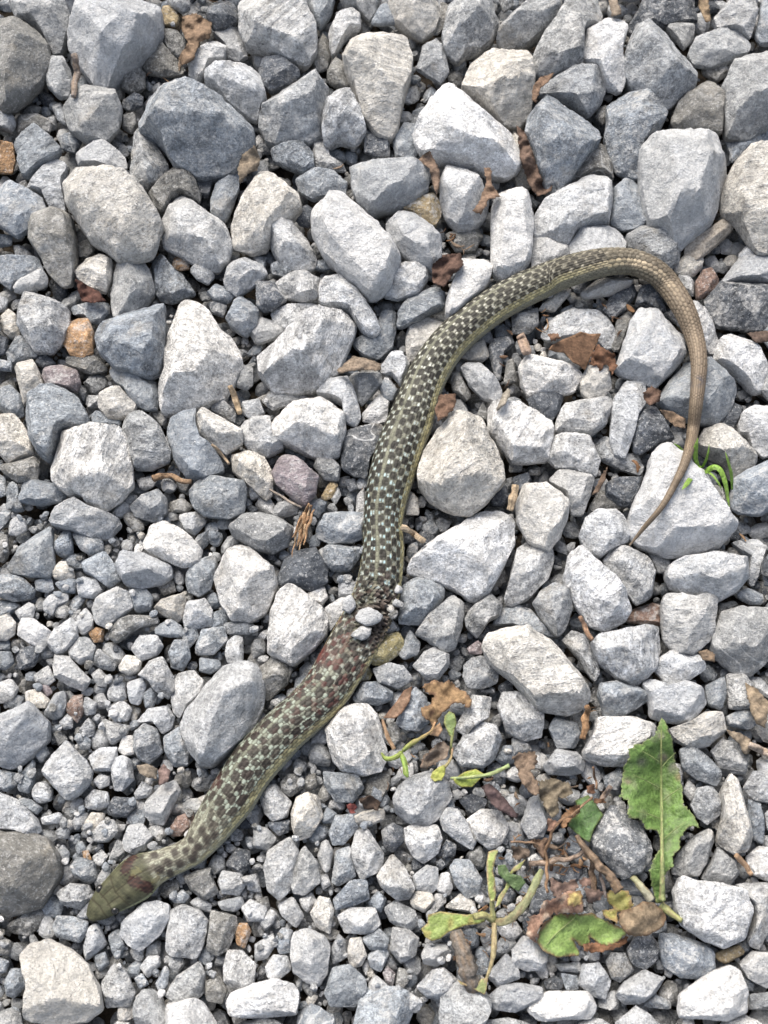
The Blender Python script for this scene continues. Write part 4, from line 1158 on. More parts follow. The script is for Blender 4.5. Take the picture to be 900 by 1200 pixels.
mpp = np.array([px_size(x, y, 0.012) for x, y in Q[::20, :2]]); mpp = np.interp(np.arange(n), np.arange(0, n, 20), mpp)
W = Q[:, 2] * mpp
zc = W * 0.8
for it in range(3):                                   # rest the body on what lies under it
    P = at(Q[:, 0], Q[:, 1], zc)
    hh = np.array([height(P[i, 0], P[i, 1], 0.35 * W[i])[0] for i in range(0, n, 8)])
    hh = np.interp(np.arange(n), np.arange(0, n, 8), hh)
    want = np.maximum(hh + W * Q[:, 7] * 0.62 + 0.0002, W * 0.62)
    k = 30
    mx = np.array([want[max(i - 14, 0):i + 15].max() for i in range(n)])
    zc = blur1(mx, k)
    zc[-240:] = np.maximum(zc[-240:], blur1(want, 8)[-240:])
zc = blur1(zc, 20)
P = at(Q[:, 0], Q[:, 1], zc)
SNAKE_P, SNAKE_W, SNAKE_Q, SNAKE_S = P, W, Q, S
T = np.gradient(P, axis=0); T /= np.linalg.norm(T, axis=1)[:, None]
for k in range(3): T[:, k] = blur1(T[:, k], 8)
T /= np.linalg.norm(T, axis=1)[:, None]
U0 = np.array([0, 0, 1.0])
SD = np.cross(T, U0); SD /= np.linalg.norm(SD, axis=1)[:, None]
UP = np.cross(SD, T)
NPH = 164
# more samples on the upper side, which shows
phi = np.linspace(-math.pi, math.pi, NPH, endpoint=False)
phi = phi - 0.30 * np.sin(phi)
PHI = np.broadcast_to(phi, (n, NPH))
sn, cs = np.sin(PHI), np.cos(PHI)
flat = Q[:, 7:8]
hx = np.sign(sn) * np.abs(sn) ** 0.92
hz = np.where(cs > 0, cs, cs * 0.78) * flat
roll = np.radians(Q[:, 3:4])
TH = PHI - roll                                        # 0 = the middle of the back
TH = (TH + math.pi) % (2 * math.pi) - math.pi
neck, tail, turq = Q[:, 5:6], Q[:, 6:7], Q[:, 8:9]
is_head = 1 - smooth01(S, 84, 96)[:, None]             # the head carries plates, not rows of keeled scales
# --- scale lattice
fine = Q[:, 2:3] > 16.8                                 # the tail has fewer, broader rows
fine = fine | (S[:, None] < 500)
rowang = np.where(fine, R(9.0), R(19.0))
q_ = TH / rowang
L = np.maximum(np.where(fine[:, 0], 0.262 + 0.06 * np.clip(Q[:, 5] * 1.5, 0, 1), 0.42) * Q[:, 2], 1.3)
a_ = np.cumsum(STEP / L)[:, None]
best = np.full(TH.shape, 9.0); second = np.full(TH.shape, 9.0)
bi = np.zeros(TH.shape, int); bj = np.zeros(TH.shape, int); bu = np.zeros(TH.shape); bv = np.zeros(TH.shape)
for di in (0, 1):
    i = np.floor(q_).astype(int) + di
    off = 0.5 * (i & 1)
    for dj in (0, 1):
        j = np.floor(a_ - off).astype(int) + dj
        u, v = q_ - i, a_ - off - j
        d = np.sqrt((u / 0.62) ** 2 + (v / 0.60) ** 2)
        m = d < best
        second = np.where(m, best, np.minimum(second, d))
        bi = np.where(m, i, bi); bj = np.where(m, j, bj); bu = np.where(m, u, bu); bv = np.where(m, v, bv)
        best = np.where(m, d, best)
edge = second - best
body = 1 - is_head
amp = 0.024 * W[:, None] * body * (1 + 1.4 * tail)
bumph = amp * (0.8 * smooth01(edge, 0.0, 0.45) - 0.4 + 0.55 * bv + 0.55 * np.exp(-(bu / 0.10) ** 2) * smooth01(edge, 0.1, 0.4))
# --- the wound: crushed, irregular
pxx = Q[:, 0:1] + (SD[:, 0:1]) * Q[:, 2:3] * hx
pyy = Q[:, 1:2] - (SD[:, 1:2]) * Q[:, 2:3] * hx
wound = np.exp(-((pxx - 441) / 30) ** 2 - ((pyy - 722) / 36) ** 2)
wound_core = np.exp(-((pxx - 450) / 22) ** 2 - ((pyy - 735) / 26) ** 2)
# --- head shape: brow ridges, flat crown, snout, jaw bulge
lat = hx
sp = S[:, None]
headz = np.zeros_like(TH)
headz += is_head * 0.10 * W[:, None] * (np.exp(-((np.abs(lat) - 0.62) / 0.16) ** 2) * np.exp(-((sp - 34) / 11) ** 2) * (cs > 0))
headz -= is_head * 0.07 * W[:, None] * np.exp(-(lat / 0.35) ** 2) * np.exp(-((sp - 26) / 22) ** 2) * (cs > 0)
headz += is_head * 0.08 * W[:, None] * np.exp(-((np.abs(lat) - 0.55) / 0.3) ** 2) * np.exp(-((sp - 66) / 16) ** 2) * (cs > 0)
plate = np.minimum.reduce([np.abs(sp - 20 + 3 * np.abs(lat)) / 1.1, np.abs(sp - 31 + 2 * np.abs(lat)) / 1.1, np.abs(sp - 45 - 5 * np.abs(lat)) / 1.1,
                           np.where(sp > 45, np.abs(lat) * Q[:, 2:3] / 0.9, 9), np.where((sp > 28) & (sp < 47), np.abs(np.abs(lat) - 0.30) * Q[:, 2:3] / 0.9, 9)])
groove = np.exp(-plate ** 2) * is_head * (cs > 0)
mouth = np.exp(-((np.abs(PHI) - R(97)) / R(4)) ** 2) * is_head * (sp > 4)
rad = 1.0
X = W[:, None] * hx + bumph * sn
Z = W[:, None] * hz + bumph * cs + headz - 0.00012 * groove - 0.0004 * mouth
wv = np.stack([pxx * 0.08, pyy * 0.08, np.broadcast_to(PHI, pxx.shape) * 1.2], -1).reshape(-1, 3)
wn1 = W1(wv * 0.8).reshape(pxx.shape); wn2 = W2(wv * 2.4).reshape(pxx.shape)
wn3 = W3(wv * 6.0).reshape(pxx.shape)
Z += wound * W[:, None] * (0.17 * wn1 + 0.09 * wn2 + 0.035 * wn3 - 0.16)
X += wound * W[:, None] * (0.10 * wn2)
lump = W3(np.stack([sp * 0.012 + 0 * TH, TH * 0.25, 0 * TH + 3.3], -1).reshape(-1, 3)).reshape(TH.shape)
Z += 0.035 * W[:, None] * lump * (1 - tail); X += 0.02 * W[:, None] * lump * (1 - tail)
VERT = P[:, None, :] + SD[:, None, :] * X[..., None] + UP[:, None, :] * Z[..., None]
# --- colours that belong to the skin
def c3(*v): return np.array(v, float)
def lerp(a, b, t): return a * (1 - t[..., None]) + b * t[..., None]
hsh = np.abs(np.sin(bi * 12.9898 + bj * 78.233) * 43758.5453) % 1.0
hsh2 = np.abs(np.sin(bi * 39.346 + bj * 11.135) * 24634.6345) % 1.0
Cc = np.ones(TH.shape + (3,))
olive = lerp(np.broadcast_to(c3(0.20, 0.198, 0.145), Cc.shape), np.broadcast_to(c3(0.19, 0.158, 0.112), Cc.shape), np.broadcast_to(tail, TH.shape))
olive = lerp(olive, np.broadcast_to(c3(0.12, 0.115, 0.08), Cc.shape), np.broadcast_to(np.clip(neck * 1.0, 0, 1), TH.shape))
dark = lerp(np.broadcast_to(c3(0.021, 0.019, 0.015), Cc.shape), np.broadcast_to(c3(0.036, 0.019, 0.016), Cc.shape), np.broadcast_to(np.clip(neck, 0, 1), TH.shape))
ai = np.abs(bi)
nk_ = np.broadcast_to(neck, TH.shape); tl = np.broadcast_to(tail, TH.shape); tq = np.broadcast_to(turq, TH.shape); nk = nk_
sp_ = np.broadcast_to(S[:, None], TH.shape)
per = np.cumsum(STEP / Q[:, 4])[:, None]
ondorsal = (ai == 0)
onlat = np.where(fine, (ai >= 8) & (ai <= 10), (ai >= 4) & (ai <= 5))
belly = np.where(fine, ai >= 11, ai >= 6)
# rounded dark squares in staggered columns, wandering and uneven, with pale flecks between each and the next
nz_ = smooth01(nk_, 0.10, 0.36)
wq = np.stack([sp_ * 0.035, TH * 0.9, 0 * TH], -1).reshape(-1, 3)
wa, wb, wc = (f(wq + o).reshape(TH.shape) for f, o in ((W1, 0), (W2, 4.0), (W3, 9.0)))
wd = W2(np.stack([sp_ * 0.11, TH * 2.6, 0 * TH + 2], -1).reshape(-1, 3)).reshape(TH.shape)
TW = np.abs(TH) + R(1.6) * wa + R(1.0) * wb
cq = (TW - R(4.0)) / (R(16.5) + R(4.0) * np.minimum(nk_ * 2, 1))
col_ = np.clip(np.floor(cq), 0, 9)
cu = cq - col_ - 0.5
pv0 = per + 0.5 * (col_ % 2) + 0.08 * (TH < 0) + 0.07 * wb + 0.06 * wc
cell = np.floor(pv0)
pv = pv0 - cell - 0.5
ch = np.abs(np.sin(cell * 7.13 + col_ * 31.7 + (TH < 0) * 3.3) * 9123.77) % 1.0
ch2 = np.abs(np.sin(cell * 3.71 + col_ * 17.9 + (TH < 0) * 5.1) * 5712.31) % 1.0
pv = pv + (0.10 + 0.12 * nz_) * (hsh - 0.5) + 0.10 * (ch - 0.5)
cu = cu + (0.08 + 0.16 * nz_) * (hsh2 - 0.5)
spot = 1 - smooth01((np.abs(cu) / (0.43 + 0.12 * ch2 + 0.05 * nz_)) ** 4 + (np.abs(pv) / (0.30 + 0.08 * ch)) ** 4, 0.7, 1.3)
spot = spot * (TW > R(3.0)) * (col_ < 5) * (0.84 + 0.16 * ch2)
dot = ((ai == 3) | (ai == 1)) & (((per * 0.8 + 0.5 * (ai == 1)) % 1.0) < 0.5)
isdark = np.where(fine, spot * (1 - 0.25 * tl), np.maximum(dot * (0.85 - 0.55 * smooth01(sp_, 930, 1060)), spot * (1 - smooth01(sp_, 780, 930)) * 0.8))
isdark = np.where(ondorsal & fine, isdark * 0.5, isdark)
wfleck = np.exp(-((np.abs(cu) - 0.23) / 0.15) ** 4 - ((np.abs(pv) - 0.5) / 0.12) ** 4) * (col_ < 5) * (TW > R(3.0)) * (hsh2 > 0.15) * (0.45 + 0.55 * ch)
Cc = lerp(olive * (0.72 + 0.5 * hsh)[..., None], dark * (0.7 + 0.8 * hsh2)[..., None], isdark)
pale = lerp(np.broadcast_to(c3(0.74, 0.74, 0.64), Cc.shape), np.broadcast_to(c3(0.50, 0.74, 0.78), Cc.shape), tq * (0.35 + 0.65 * (hsh > 0.35)))
pale = lerp(pale, np.broadcast_to(c3(0.35, 0.40, 0.32), Cc.shape), nz_)
pale = lerp(pale, np.broadcast_to(c3(0.42, 0.345, 0.24), Cc.shape), tl)
fleck = np.maximum(wfleck * (1 - nz_), nz_ * (1 - isdark) * smooth01(edge, 0.14, 0.42) * (0.25 + 0.75 * (hsh2 > 0.28)))
fleck = fleck * (1 - 0.72 * tl)
Cc = lerp(Cc, pale * (0.75 + 0.45 * hsh)[..., None], fleck)
Cc = lerp(Cc, np.broadcast_to(c3(0.22, 0.23, 0.15), Cc.shape) * (0.85 + 0.3 * hsh)[..., None], np.where(ondorsal, 0.35 * (1 - tl) * (1 - 0.6 * nk), 0))
# light side stripe: yellow, fading to tan on the tail
stripe = lerp(np.broadcast_to(c3(0.52, 0.47, 0.245), Cc.shape), np.broadcast_to(c3(0.60, 0.49, 0.33), Cc.shape), smooth01(tl, 0.3, 0.9))
Cc = lerp(Cc, stripe * (0.75 + 0.45 * hsh)[..., None], onlat * (0.55 + 0.40 * (hsh2 > 0.25)) * np.where(ai == 8, 0.45, 1) ** fine * (1 - 0.55 * smooth01(sp_, 1030, 1130)))
Cc = lerp(Cc, np.broadcast_to(c3(0.36, 0.35, 0.25), Cc.shape), belly * (0.85 - 0.75 * tl))
Cc = lerp(Cc, np.broadcast_to(c3(0.24, 0.18, 0.122), Cc.shape), smooth01(sp_, 1080, 1180) * 0.7)
# skin between the scales, and the pale keel along each
gap = (1 - smooth01(edge, 0.03, 0.26)) * body
skin = lerp(np.broadcast_to(c3(0.060, 0.055, 0.040), Cc.shape), np.broadcast_to(c3(0.20, 0.21, 0.15), Cc.shape), 0.30 * (1 - isdark) * (1 - nz_))
skin = lerp(skin, np.broadcast_to(c3(0.060, 0.040, 0.026), Cc.shape), tl)
Cc = lerp(Cc, skin, gap * 0.8 * (1 - 0.10 * onlat) * (1 - 0.5 * isdark))
keel = np.exp(-(bu / 0.11) ** 2) * smooth01(edge, 0.12, 0.4) * body * (~belly)
Cc = Cc * (1 + 0.45 * keel)[..., None] * (1 + 0.10 * wd)[..., None]
# nape: cream with round dark spots
nape = smooth01(sp, 84, 92) * (1 - smooth01(sp, 165, 225))
nape = np.broadcast_to(nape, TH.shape)
Cc = lerp(Cc, np.broadcast_to(c3(0.44, 0.43, 0.32), Cc.shape) * (0.85 + 0.3 * hsh)[..., None], nape * (0.75 - 0.45 * isdark) * (1 - gap * 0.5))
for (sx, sy, sr) in ((198, 1012, 6), (181, 1004, 5), (188, 1020, 7), (206, 1000, 5), (213, 1012, 6), (220, 998, 5), (228, 1006, 6), (226, 985, 5), (236, 992, 6),
                     (240, 974, 6), (246, 984, 6), (232, 1000, 4), (250, 964, 6), (201, 1024, 5), (254, 978, 5)):
    Cc = lerp(Cc, np.broadcast_to(c3(0.050, 0.040, 0.032), Cc.shape), nape * (sp > 88) * np.exp(-(((pxx - sx) ** 2 + (pyy - sy) ** 2) / (0.95 * sr) ** 2) ** 3) * 0.93)
# head: olive brown plates, pale lip scales, two maroon patches behind the jaw
hcol = np.broadcast_to(c3(0.088, 0.088, 0.048), Cc.shape) * (1 + 0.26 * wn1 + 0.20 * wn2 + 0.14 * wn3)[..., None]
hcol = lerp(hcol, np.broadcast_to(c3(0.15, 0.155, 0.085), Cc.shape), np.broadcast_to(np.exp(-((sp - 28) / 12) ** 2), TH.shape) * 0.5)
hcol = lerp(hcol, np.broadcast_to(c3(0.05, 0.042, 0.022), Cc.shape), groove * 0.85)
lips = smooth01(np.abs(PHI), R(66), R(76)) * (1 - smooth01(np.abs(PHI), R(120), R(140)))
hcol = lerp(hcol, np.broadcast_to(c3(0.36, 0.39, 0.22), Cc.shape), lips * 0.85 * np.broadcast_to(smooth01(sp, 16, 46), TH.shape))
lipbar = (np.abs(((sp + 2) % 11) - 5.5) > 4.9) * lips
hcol = lerp(hcol, np.broadcast_to(c3(0.04, 0.035, 0.02), Cc.shape), np.maximum(lipbar * 0.5, mouth * 0.9))
Cc = lerp(Cc, hcol, np.broadcast_to(is_head, TH.shape))
def patch(ax, ay, bx, by, w):
    d = np.array([bx - ax, by - ay]); l2 = d @ d
    t = np.clip(((pxx - ax) * d[0] + (pyy - ay) * d[1]) / l2, 0, 1)
    dd = np.hypot(pxx - ax - t * d[0], pyy - ay - t * d[1])
    return 1 - smooth01(dd + 1.6 * wn2, w * 0.75, w * 1.15)
maroon = np.maximum(patch(155, 1005, 149, 1020, 6.5), patch(159, 1032, 176, 1041, 6.5)) * (cs > -0.2)
Cc = lerp(Cc, np.broadcast_to(c3(0.044, 0.017, 0.013), Cc.shape) * (1 + 0.5 * wn2)[..., None], maroon * 0.95)
yell = np.maximum(patch(163, 1022, 160, 1024, 4.0), patch(184, 1033, 187, 1029, 4.0))
Cc = lerp(Cc, np.broadcast_to(c3(0.50, 0.46, 0.20), Cc.shape), yell * 0.22)
# the wound: bare dark flesh, blood stain beside it and on single scales below it
stained = np.exp(-((sp - 420) / 90) ** 2) * (hsh > 0.62) * smooth01(edge, 0.05, 0.2) * (wa > -0.3)
Cc = lerp(Cc, np.broadcast_to(c3(0.105, 0.032, 0.026), Cc.shape), 0.75 * stained * (~belly))
Cc = lerp(Cc, np.broadcast_to(c3(0.115, 0.092, 0.078), Cc.shape) * (1 + 0.45 * wn2 + 0.3 * wn1)[..., None], np.clip(wound_core * 1.3 + 0.55 * wound * smooth01(wn1 + 0.6 * wn2, -0.2, 0.5), 0, 0.80))
blood = np.exp(-((pxx - 374) / 8) ** 2 - ((pyy - 764) / 13) ** 2) + 0.5 * np.exp(-((pxx - 252) / 8) ** 2 - ((pyy - 915) / 10) ** 2) + 0.35 * np.exp(-((pxx - 392) / 18) ** 2 - ((pyy - 772) / 14) ** 2) * (wn1 > 0)
Cc = lerp(Cc, np.broadcast_to(c3(0.14, 0.035, 0.028), Cc.shape), np.clip(blood, 0, 0.8))
scar = np.exp(-((pxx - 816) / 7) ** 2 - ((pyy - 450) / 5) ** 2) * (hsh > 0.3)
Cc = lerp(Cc, np.broadcast_to(c3(0.06, 0.065, 0.085), Cc.shape), np.clip(scar, 0, 0.8))
Cc = np.clip(Cc * np.array([0.68, 0.675, 0.685]), 0.006, 0.9)
V = VERT.reshape(-1, 3)
i, j = np.meshgrid(np.arange(n - 1), np.arange(NPH), indexing='ij')
j2 = (j + 1) % NPH
F4 = np.stack([i * NPH + j, i * NPH + j2, (i + 1) * NPH + j2, (i + 1) * NPH + j], -1).reshape(-1, 4)
k = np.arange(NPH); k2 = (k + 1) % NPH
base = len(V)
V = np.vstack([V, P[:1] - T[:1] * 0.0010, P[-1:] + T[-1:] * 0.0005])
F3 = np.vstack([np.column_stack([k2, k, np.full(NPH, base)]), np.column_stack([(n - 1) * NPH + k, (n - 1) * NPH + k2, np.full(NPH, base + 1)])])
cols = np.vstack([Cc.reshape(-1, 3), Cc[0].mean(0)[None], Cc[-1].mean(0)[None]])
mid = P[int(n * 0.45)]
snake = link_mesh('snake', V, [F4, F3], M_SNAKE, None, cols, None, origin=(mid[0], mid[1], 0.0))
tag(snake, 'dead dark-checked garter snake with a yellow side stripe stretched over the gravel', 'snake')
# eyes: one on each side of the head
i0 = int(32 / STEP)
for sd in (1, -1):
    a = R(63)
    e = P[i0] + SD[i0] * sd * W[i0] * 0.80 + UP[i0] * W[i0] * 0.33
    v = ICO3[0] * (0.0018, 0.0018, 0.0018) + e
    link_mesh('eye', v, [ICO3[1]], M_EYE, snake, (0.012, 0.011, 0.009), None, origin=tuple(e))
splat(V)

# ------------------------------------------------------------------ plants, dry leaves, wood
def blur_height(x, y, r):
    return height(x, y, r)
def sheet(name, poly, mat, color, edge_color=None, edge_px=0, lift=0.0015, arch=0.0, crumple=0.002, cfreq=90, step=4.0, thick=0.00035, parent=None, drape=1.0, z0=None,
          tilt=(0, 0), jag=0.0, seed=0, fold=None, mottle=None, drop=0.0, spots=()):
    """a thin leaf of real thickness laid over the stones; poly in photograph pixels"""
    r2 = np.random.default_rng(seed + 17)
    poly = np.array(poly, float)
    pts = []
    for i in range(len(poly)):
        a, b = poly[i], poly[(i + 1) % len(poly)]
        m = max(int(np.hypot(*(b - a)) / (step * 0.8)), 1)
        for q in range(m):
            w = a + (b - a) * q / m
            pts.append(w + (r2.normal(0, jag, 2) if q else 0))
    outl = np.array(pts)
    lo, hi = outl.min(0), outl.max(0)
    gx, gy = np.meshgrid(np.arange(lo[0], hi[0], step), np.arange(lo[1], hi[1], step * 0.87))
    gx = gx + (np.arange(gx.shape[0]) % 2)[:, None] * step / 2
    g = np.column_stack([gx.ravel(), gy.ravel()]) + r2.normal(0, step * 0.12, (gx.size, 2))
    dmin = np.array([np.min(np.hypot(*(outl - q).T)) for q in g])
    ins = np.zeros(len(g), bool)
    m_ = len(outl)
    for i in range(m_):
        (xa, ya), (xb, yb) = outl[i], outl[(i + 1) % m_]
        if ya == yb: continue
        ok = (g[:, 1] >= min(ya, yb)) & (g[:, 1] < max(ya, yb))
        ins ^= ok & (g[:, 0] < xa + (g[:, 1] - ya) * (xb - xa) / (yb - ya))
    g = g[ins & (dmin > step * 0.5)]
    allp = np.vstack([outl, g])
    edges = [(i, (i + 1) % m_) for i in range(m_)]
    vs, _, fs, *_ = delaunay_2d_cdt([Vector(p) for p in allp], edges, [], 1, 1e-6)
    p2 = np.array([v[:] for v in vs])
    ed = np.array([np.min(np.hypot(*(outl - q).T)) for q in p2])
    c = p2.mean(0)
    W0 = at(p2[:, 0], p2[:, 1], 0.012)
    if z0 is None:
        hz = height(W0[:, 0], W0[:, 1], 0.005)
        # a leaf bridges the gaps: smooth what it lies on
        dist = np.hypot(W0[:, None, 0] - W0[None, :, 0], W0[:, None, 1] - W0[None, :, 1])
        wgt = np.exp(-(dist / 0.007) ** 2); hz = (wgt @ hz) / wgt.sum(1)
        hz = np.maximum(hz, height(W0[:, 0], W0[:, 1], 0.0015) * 0.85)
        z = hz * drape + lift
    else:
        z = np.full(len(p2), z0) if np.isscalar(z0) else z0(p2)
    size = np.abs(p2 - c).max()
    u = (p2 - c) / size
    z = z + arch * (1 - (u ** 2).sum(1)) + u[:, 0] * tilt[0] - u[:, 1] * tilt[1] - drop
    q3 = np.column_stack([W0[:, :2] * cfreq, np.full(len(p2), seed * 1.7)])
    z = z + crumple * (0.75 * W1(q3 * 0.7) + 0.32 * W2(q3 * 1.6) + 0.12 * W3(q3 * 3.5))
    if fold is not None: z = z + fold(p2)
    top = at(p2[:, 0], p2[:, 1], z)
    bot = top - (0, 0, thick)
    nv = len(top)
    col = np.broadcast_to(np.array(color, float), (nv, 3)).copy()
    nz = W2(q3 * 3.0)
    col *= (1 + 0.16 * nz)[:, None]
    if edge_color is not None:
        e = 1 - smooth01(ed + edge_px * 0.45 * W1(q3 * 2.5), 0.1 * edge_px, edge_px)
        col = lerp(col, np.broadcast_to(np.array(edge_color, float), col.shape), e)
    if mottle is not None:
        mcol, thr = mottle
        col = lerp(col, np.broadcast_to(np.array(mcol, float), col.shape), smooth01(W1(q3 * 1.6 + 5), thr, thr + 0.5))
    for (sx, sy, sr, sc3) in spots:
        k_ = np.exp(-(((p2[:, 0] - sx) ** 2 + (p2[:, 1] - sy) ** 2) / sr ** 2) ** 1.5) * np.clip(0.9 + 0.5 * nz, 0, 1)
        col = lerp(col, np.broadcast_to(np.array(sc3), col.shape), k_)
    col = np.clip(col, 0.01, 0.9)
    f = [tuple(x) for x in fs]
    def area2(t): a, b, c_ = p2[t[0]], p2[t[1]], p2[t[2]]; return (b[0] - a[0]) * (c_[1] - a[1]) - (b[1] - a[1]) * (c_[0] - a[0])
    f = [t if area2(t) < 0 else t[::-1] for t in f]            # photograph y runs down
    f = np.array(f)
    cnt = {}
    for t in f:
        for a, b in ((t[0], t[1]), (t[1], t[2]), (t[2], t[0])): cnt[(a, b)] = 1
    rim = [(a, b) for (a, b) in cnt if (b, a) not in cnt]
    side = np.array([(b, a, a + nv, b + nv) for a, b in rim])
    splat(top)
    org = tuple(top.mean(0))
    return link_mesh(name, np.vstack([top, bot]), [np.vstack([f, f[:, ::-1] + nv]), side], mat, parent, np.vstack([col, col * 0.9]), None, origin=org)
def stalk(name, pts, mat, color, parent=None, lift=0.0008, z=None, seg=10, wob=0.0, seed=0, flat=1.0, tipcol=None):
    seg = max(seg, 16) if max(q[2] for q in pts) > 2.5 and flat > 0.3 else seg
    """a round stem along photograph points (x, y, radius in pixels[, height])"""
    p = np.array([q[:3] for q in pts], float)
    q, s = spline(p, 2.0)
    m = len(q)
    if flat > 0.3: q[:, 2] *= 0.88 * (1 + 0.09 * W1(np.column_stack([s * 0.09, s * 0 + seed * 1.9, s * 0])))
    mp = px_size(q[m // 2, 0], q[m // 2, 1], 0.01)
    rad = q[:, 2] * mp
    if len(pts[0]) > 3:
        s0 = np.concatenate([[0], np.cumsum(np.hypot(*np.diff(p[:, :2], axis=0).T))])
        zz = np.interp(s, s0 / s0[-1] * s[-1], [q_[3] for q_ in pts])
    else:
        W0 = at(q[:, 0], q[:, 1], 0.01)
        hz = height(W0[:, 0], W0[:, 1], 0.003)
        zz = blur1(hz, 10 if m > 25 else 3) + rad * 0.8 + lift
    r2 = np.random.default_rng(seed + 5)
    C = at(q[:, 0], q[:, 1], zz)
    C = C + wob * mp * np.column_stack([W1(np.column_stack([s * 0.05, s * 0 + seed, s * 0])), W2(np.column_stack([s * 0.05, s * 0 + seed, s * 0])), 0.5 * W3(np.column_stack([s * 0.05, s * 0 + seed, s * 0]))])
    T = np.gradient(C, axis=0); T /= np.linalg.norm(T, axis=1)[:, None] + 1e-12
    A = np.cross(T, (0, 0, 1.0)); A /= np.linalg.norm(A, axis=1)[:, None] + 1e-12
    B = np.cross(A, T)
    th = np.linspace(0, 2 * math.pi, seg, endpoint=False)
    nz = 1 + 0.07 * W2(np.stack(np.broadcast_arrays(s[:, None] * 0.12, np.cos(th)[None] * 0.8 + seed, np.sin(th)[None] * 0.8), -1).reshape(-1, 3)).reshape(m, seg)
    nz = nz * (1 + 0.07 * W3(np.stack(np.broadcast_arrays(s[:, None] * 0.02, np.cos(th)[None] * 1.6 + seed * 3.1, np.sin(th)[None] * 1.6), -1).reshape(-1, 3)).reshape(m, seg))
    if flat < 0.3: nz = nz * 0 + 1
    rr = rad[:, None] * nz
    V = C[:, None] + A[:, None] * (rr * np.cos(th))[..., None] + B[:, None] * (rr * flat * np.sin(th))[..., None]
    i, j = np.meshgrid(np.arange(m - 1), np.arange(seg), indexing='ij'); j2 = (j + 1) % seg
    F4 = np.stack([i * seg + j, (i + 1) * seg + j, (i + 1) * seg + j2, i * seg + j2], -1).reshape(-1, 4)
    V = np.vstack([V.reshape(-1, 3), C[:1], C[-1:]])
    k = np.arange(seg); k2 = (k + 1) % seg
    F3 = np.vstack([np.column_stack([k, k2, np.full(seg, m * seg)]), np.column_stack([(m - 1) * seg + k2, (m - 1) * seg + k, np.full(seg, m * seg + 1)])])
    col = np.broadcast_to(np.array(color, float), (len(V), 3)).copy()
    fib = W3(np.stack(np.broadcast_arrays(s[:, None] * 0.03 + 0 * th, np.cos(th)[None] * 1.6 + seed * 3.1, np.sin(th)[None] * 1.6), -1).reshape(-1, 3))
    patchy = W2(np.stack(np.broadcast_arrays(s[:, None] * 0.06, np.cos(th)[None] * 0.5 + seed * 1.3, np.sin(th)[None] * 0.5), -1).reshape(-1, 3))
    col[:-2] *= np.clip(1 + 0.30 * fib + 0.20 * patchy, 0.35, 1.7)[:, None]
    streak = smooth01(fib + 0.5 * patchy, 0.0, 0.9) * 0.65
    if tipcol is not None:
        t = np.concatenate([np.repeat(s / s[-1], seg), [0, 1]])
        col = lerp(col, np.broadcast_to(np.array(tipcol, float), col.shape), t)
    if flat > 0.3: col[:-2] = lerp(col[:-2], np.broadcast_to(np.array((0.17, 0.115, 0.07)), col[:-2].shape), streak)
    return link_mesh(name, V, [F4, F3], mat, parent, col, None, origin=tuple(C[m // 2]))
def px(s, ox, oy, k):
    return [(ox + float(a) / k, oy + float(b) / k) for a, b in (q.split(',') for q in s.split())]
GREEN, LGREEN, YGREEN, BROWN, LBROWN, TANC, GREYB = (0.10, 0.165, 0.045), (0.16, 0.24, 0.055), (0.30, 0.32, 0.09), (0.16, 0.085, 0.045), (0.27, 0.17, 0.10), (0.36, 0.25, 0.13), (0.16, 0.135, 0.115)
def plant(name, label, cat, x, y, z=0.004, group=None):
    o = empty(name, at(x, y, z)); return tag(o, label, cat, group)

# --- the big dandelion leaf
d = plant('dandelion_leaf', 'large toothed green dandelion leaf standing between the grey stones', 'leaf', 772, 1055)
sheet('leaf_blade', px('375,55 410,100 415,140 440,180 452,300 488,400 500,470 502,560 560,620 600,700 540,690 505,735 480,770 492,815 440,870 445,930 415,950 400,975 385,1050 384,1135 345,1140 325,1060 312,990 300,950 340,870 372,820 370,740 345,715 300,712 275,690 260,655 180,640 178,590 182,535 130,525 145,470 138,455 150,400 160,330 190,290 178,240 225,210 262,212 280,190 335,160 352,110', 700, 830, 5),
      M_LEAF, (0.115, 0.19, 0.05), (0.17, 0.20, 0.08), 2.0, lift=0.003, crumple=0.0013, cfreq=75, step=2.4, parent=d, seed=1, drape=0.95, jag=0.75, spots=((778, 888, 5, (0.20, 0.17, 0.12)), (752, 893, 6, (0.13, 0.14, 0.09)), (736, 915, 4.5, (0.24, 0.19, 0.14)), (796, 910, 5, (0.20, 0.15, 0.09)), (775, 862, 4, (0.30, 0.27, 0.20)), (790, 900, 7, (0.22, 0.21, 0.16)), (808, 973, 4, (0.12, 0.07, 0.04))), mottle=((0.155, 0.205, 0.085), 0.55),
      fold=lambda p: 0.0025 * np.minimum(np.abs(p[:, 0] - (774 + (p[:, 1] - 950) * 0.01)) / 20, 1.4))
stalk('midrib', [(776, 1055, 4.2), (776, 1015, 2.6), (775.5, 960, 2.0), (775, 905, 1.4), (775, 850, 0.7)], M_STEM, (0.27, 0.31, 0.13), d, lift=0.0012, tipcol=(0.17, 0.22, 0.07), seed=2)
for k, (x0, y0, x1, y1) in enumerate(((775, 925, 742, 908), (775, 940, 800, 922), (776, 985, 805, 962), (775, 960, 745, 950), (775, 895, 752, 880), (775, 900, 792, 882))):
    stalk('side_vein', [(x0, y0, 0.9), ((x0 + x1) / 2, (y0 + y1) / 2 - 1, 0.7), (x1, y1, 0.4)], M_STEM, (0.19, 0.25, 0.09), d, lift=0.0003, seg=6)
stalk('broken_stalk', [(741, 1027, 4.2, 0.008), (752, 1040, 5.0, 0.009), (763, 1055, 5.6, 0.008)], M_STEM, (0.30, 0.30, 0.16), d, tipcol=(0.38, 0.36, 0.29), seed=6)
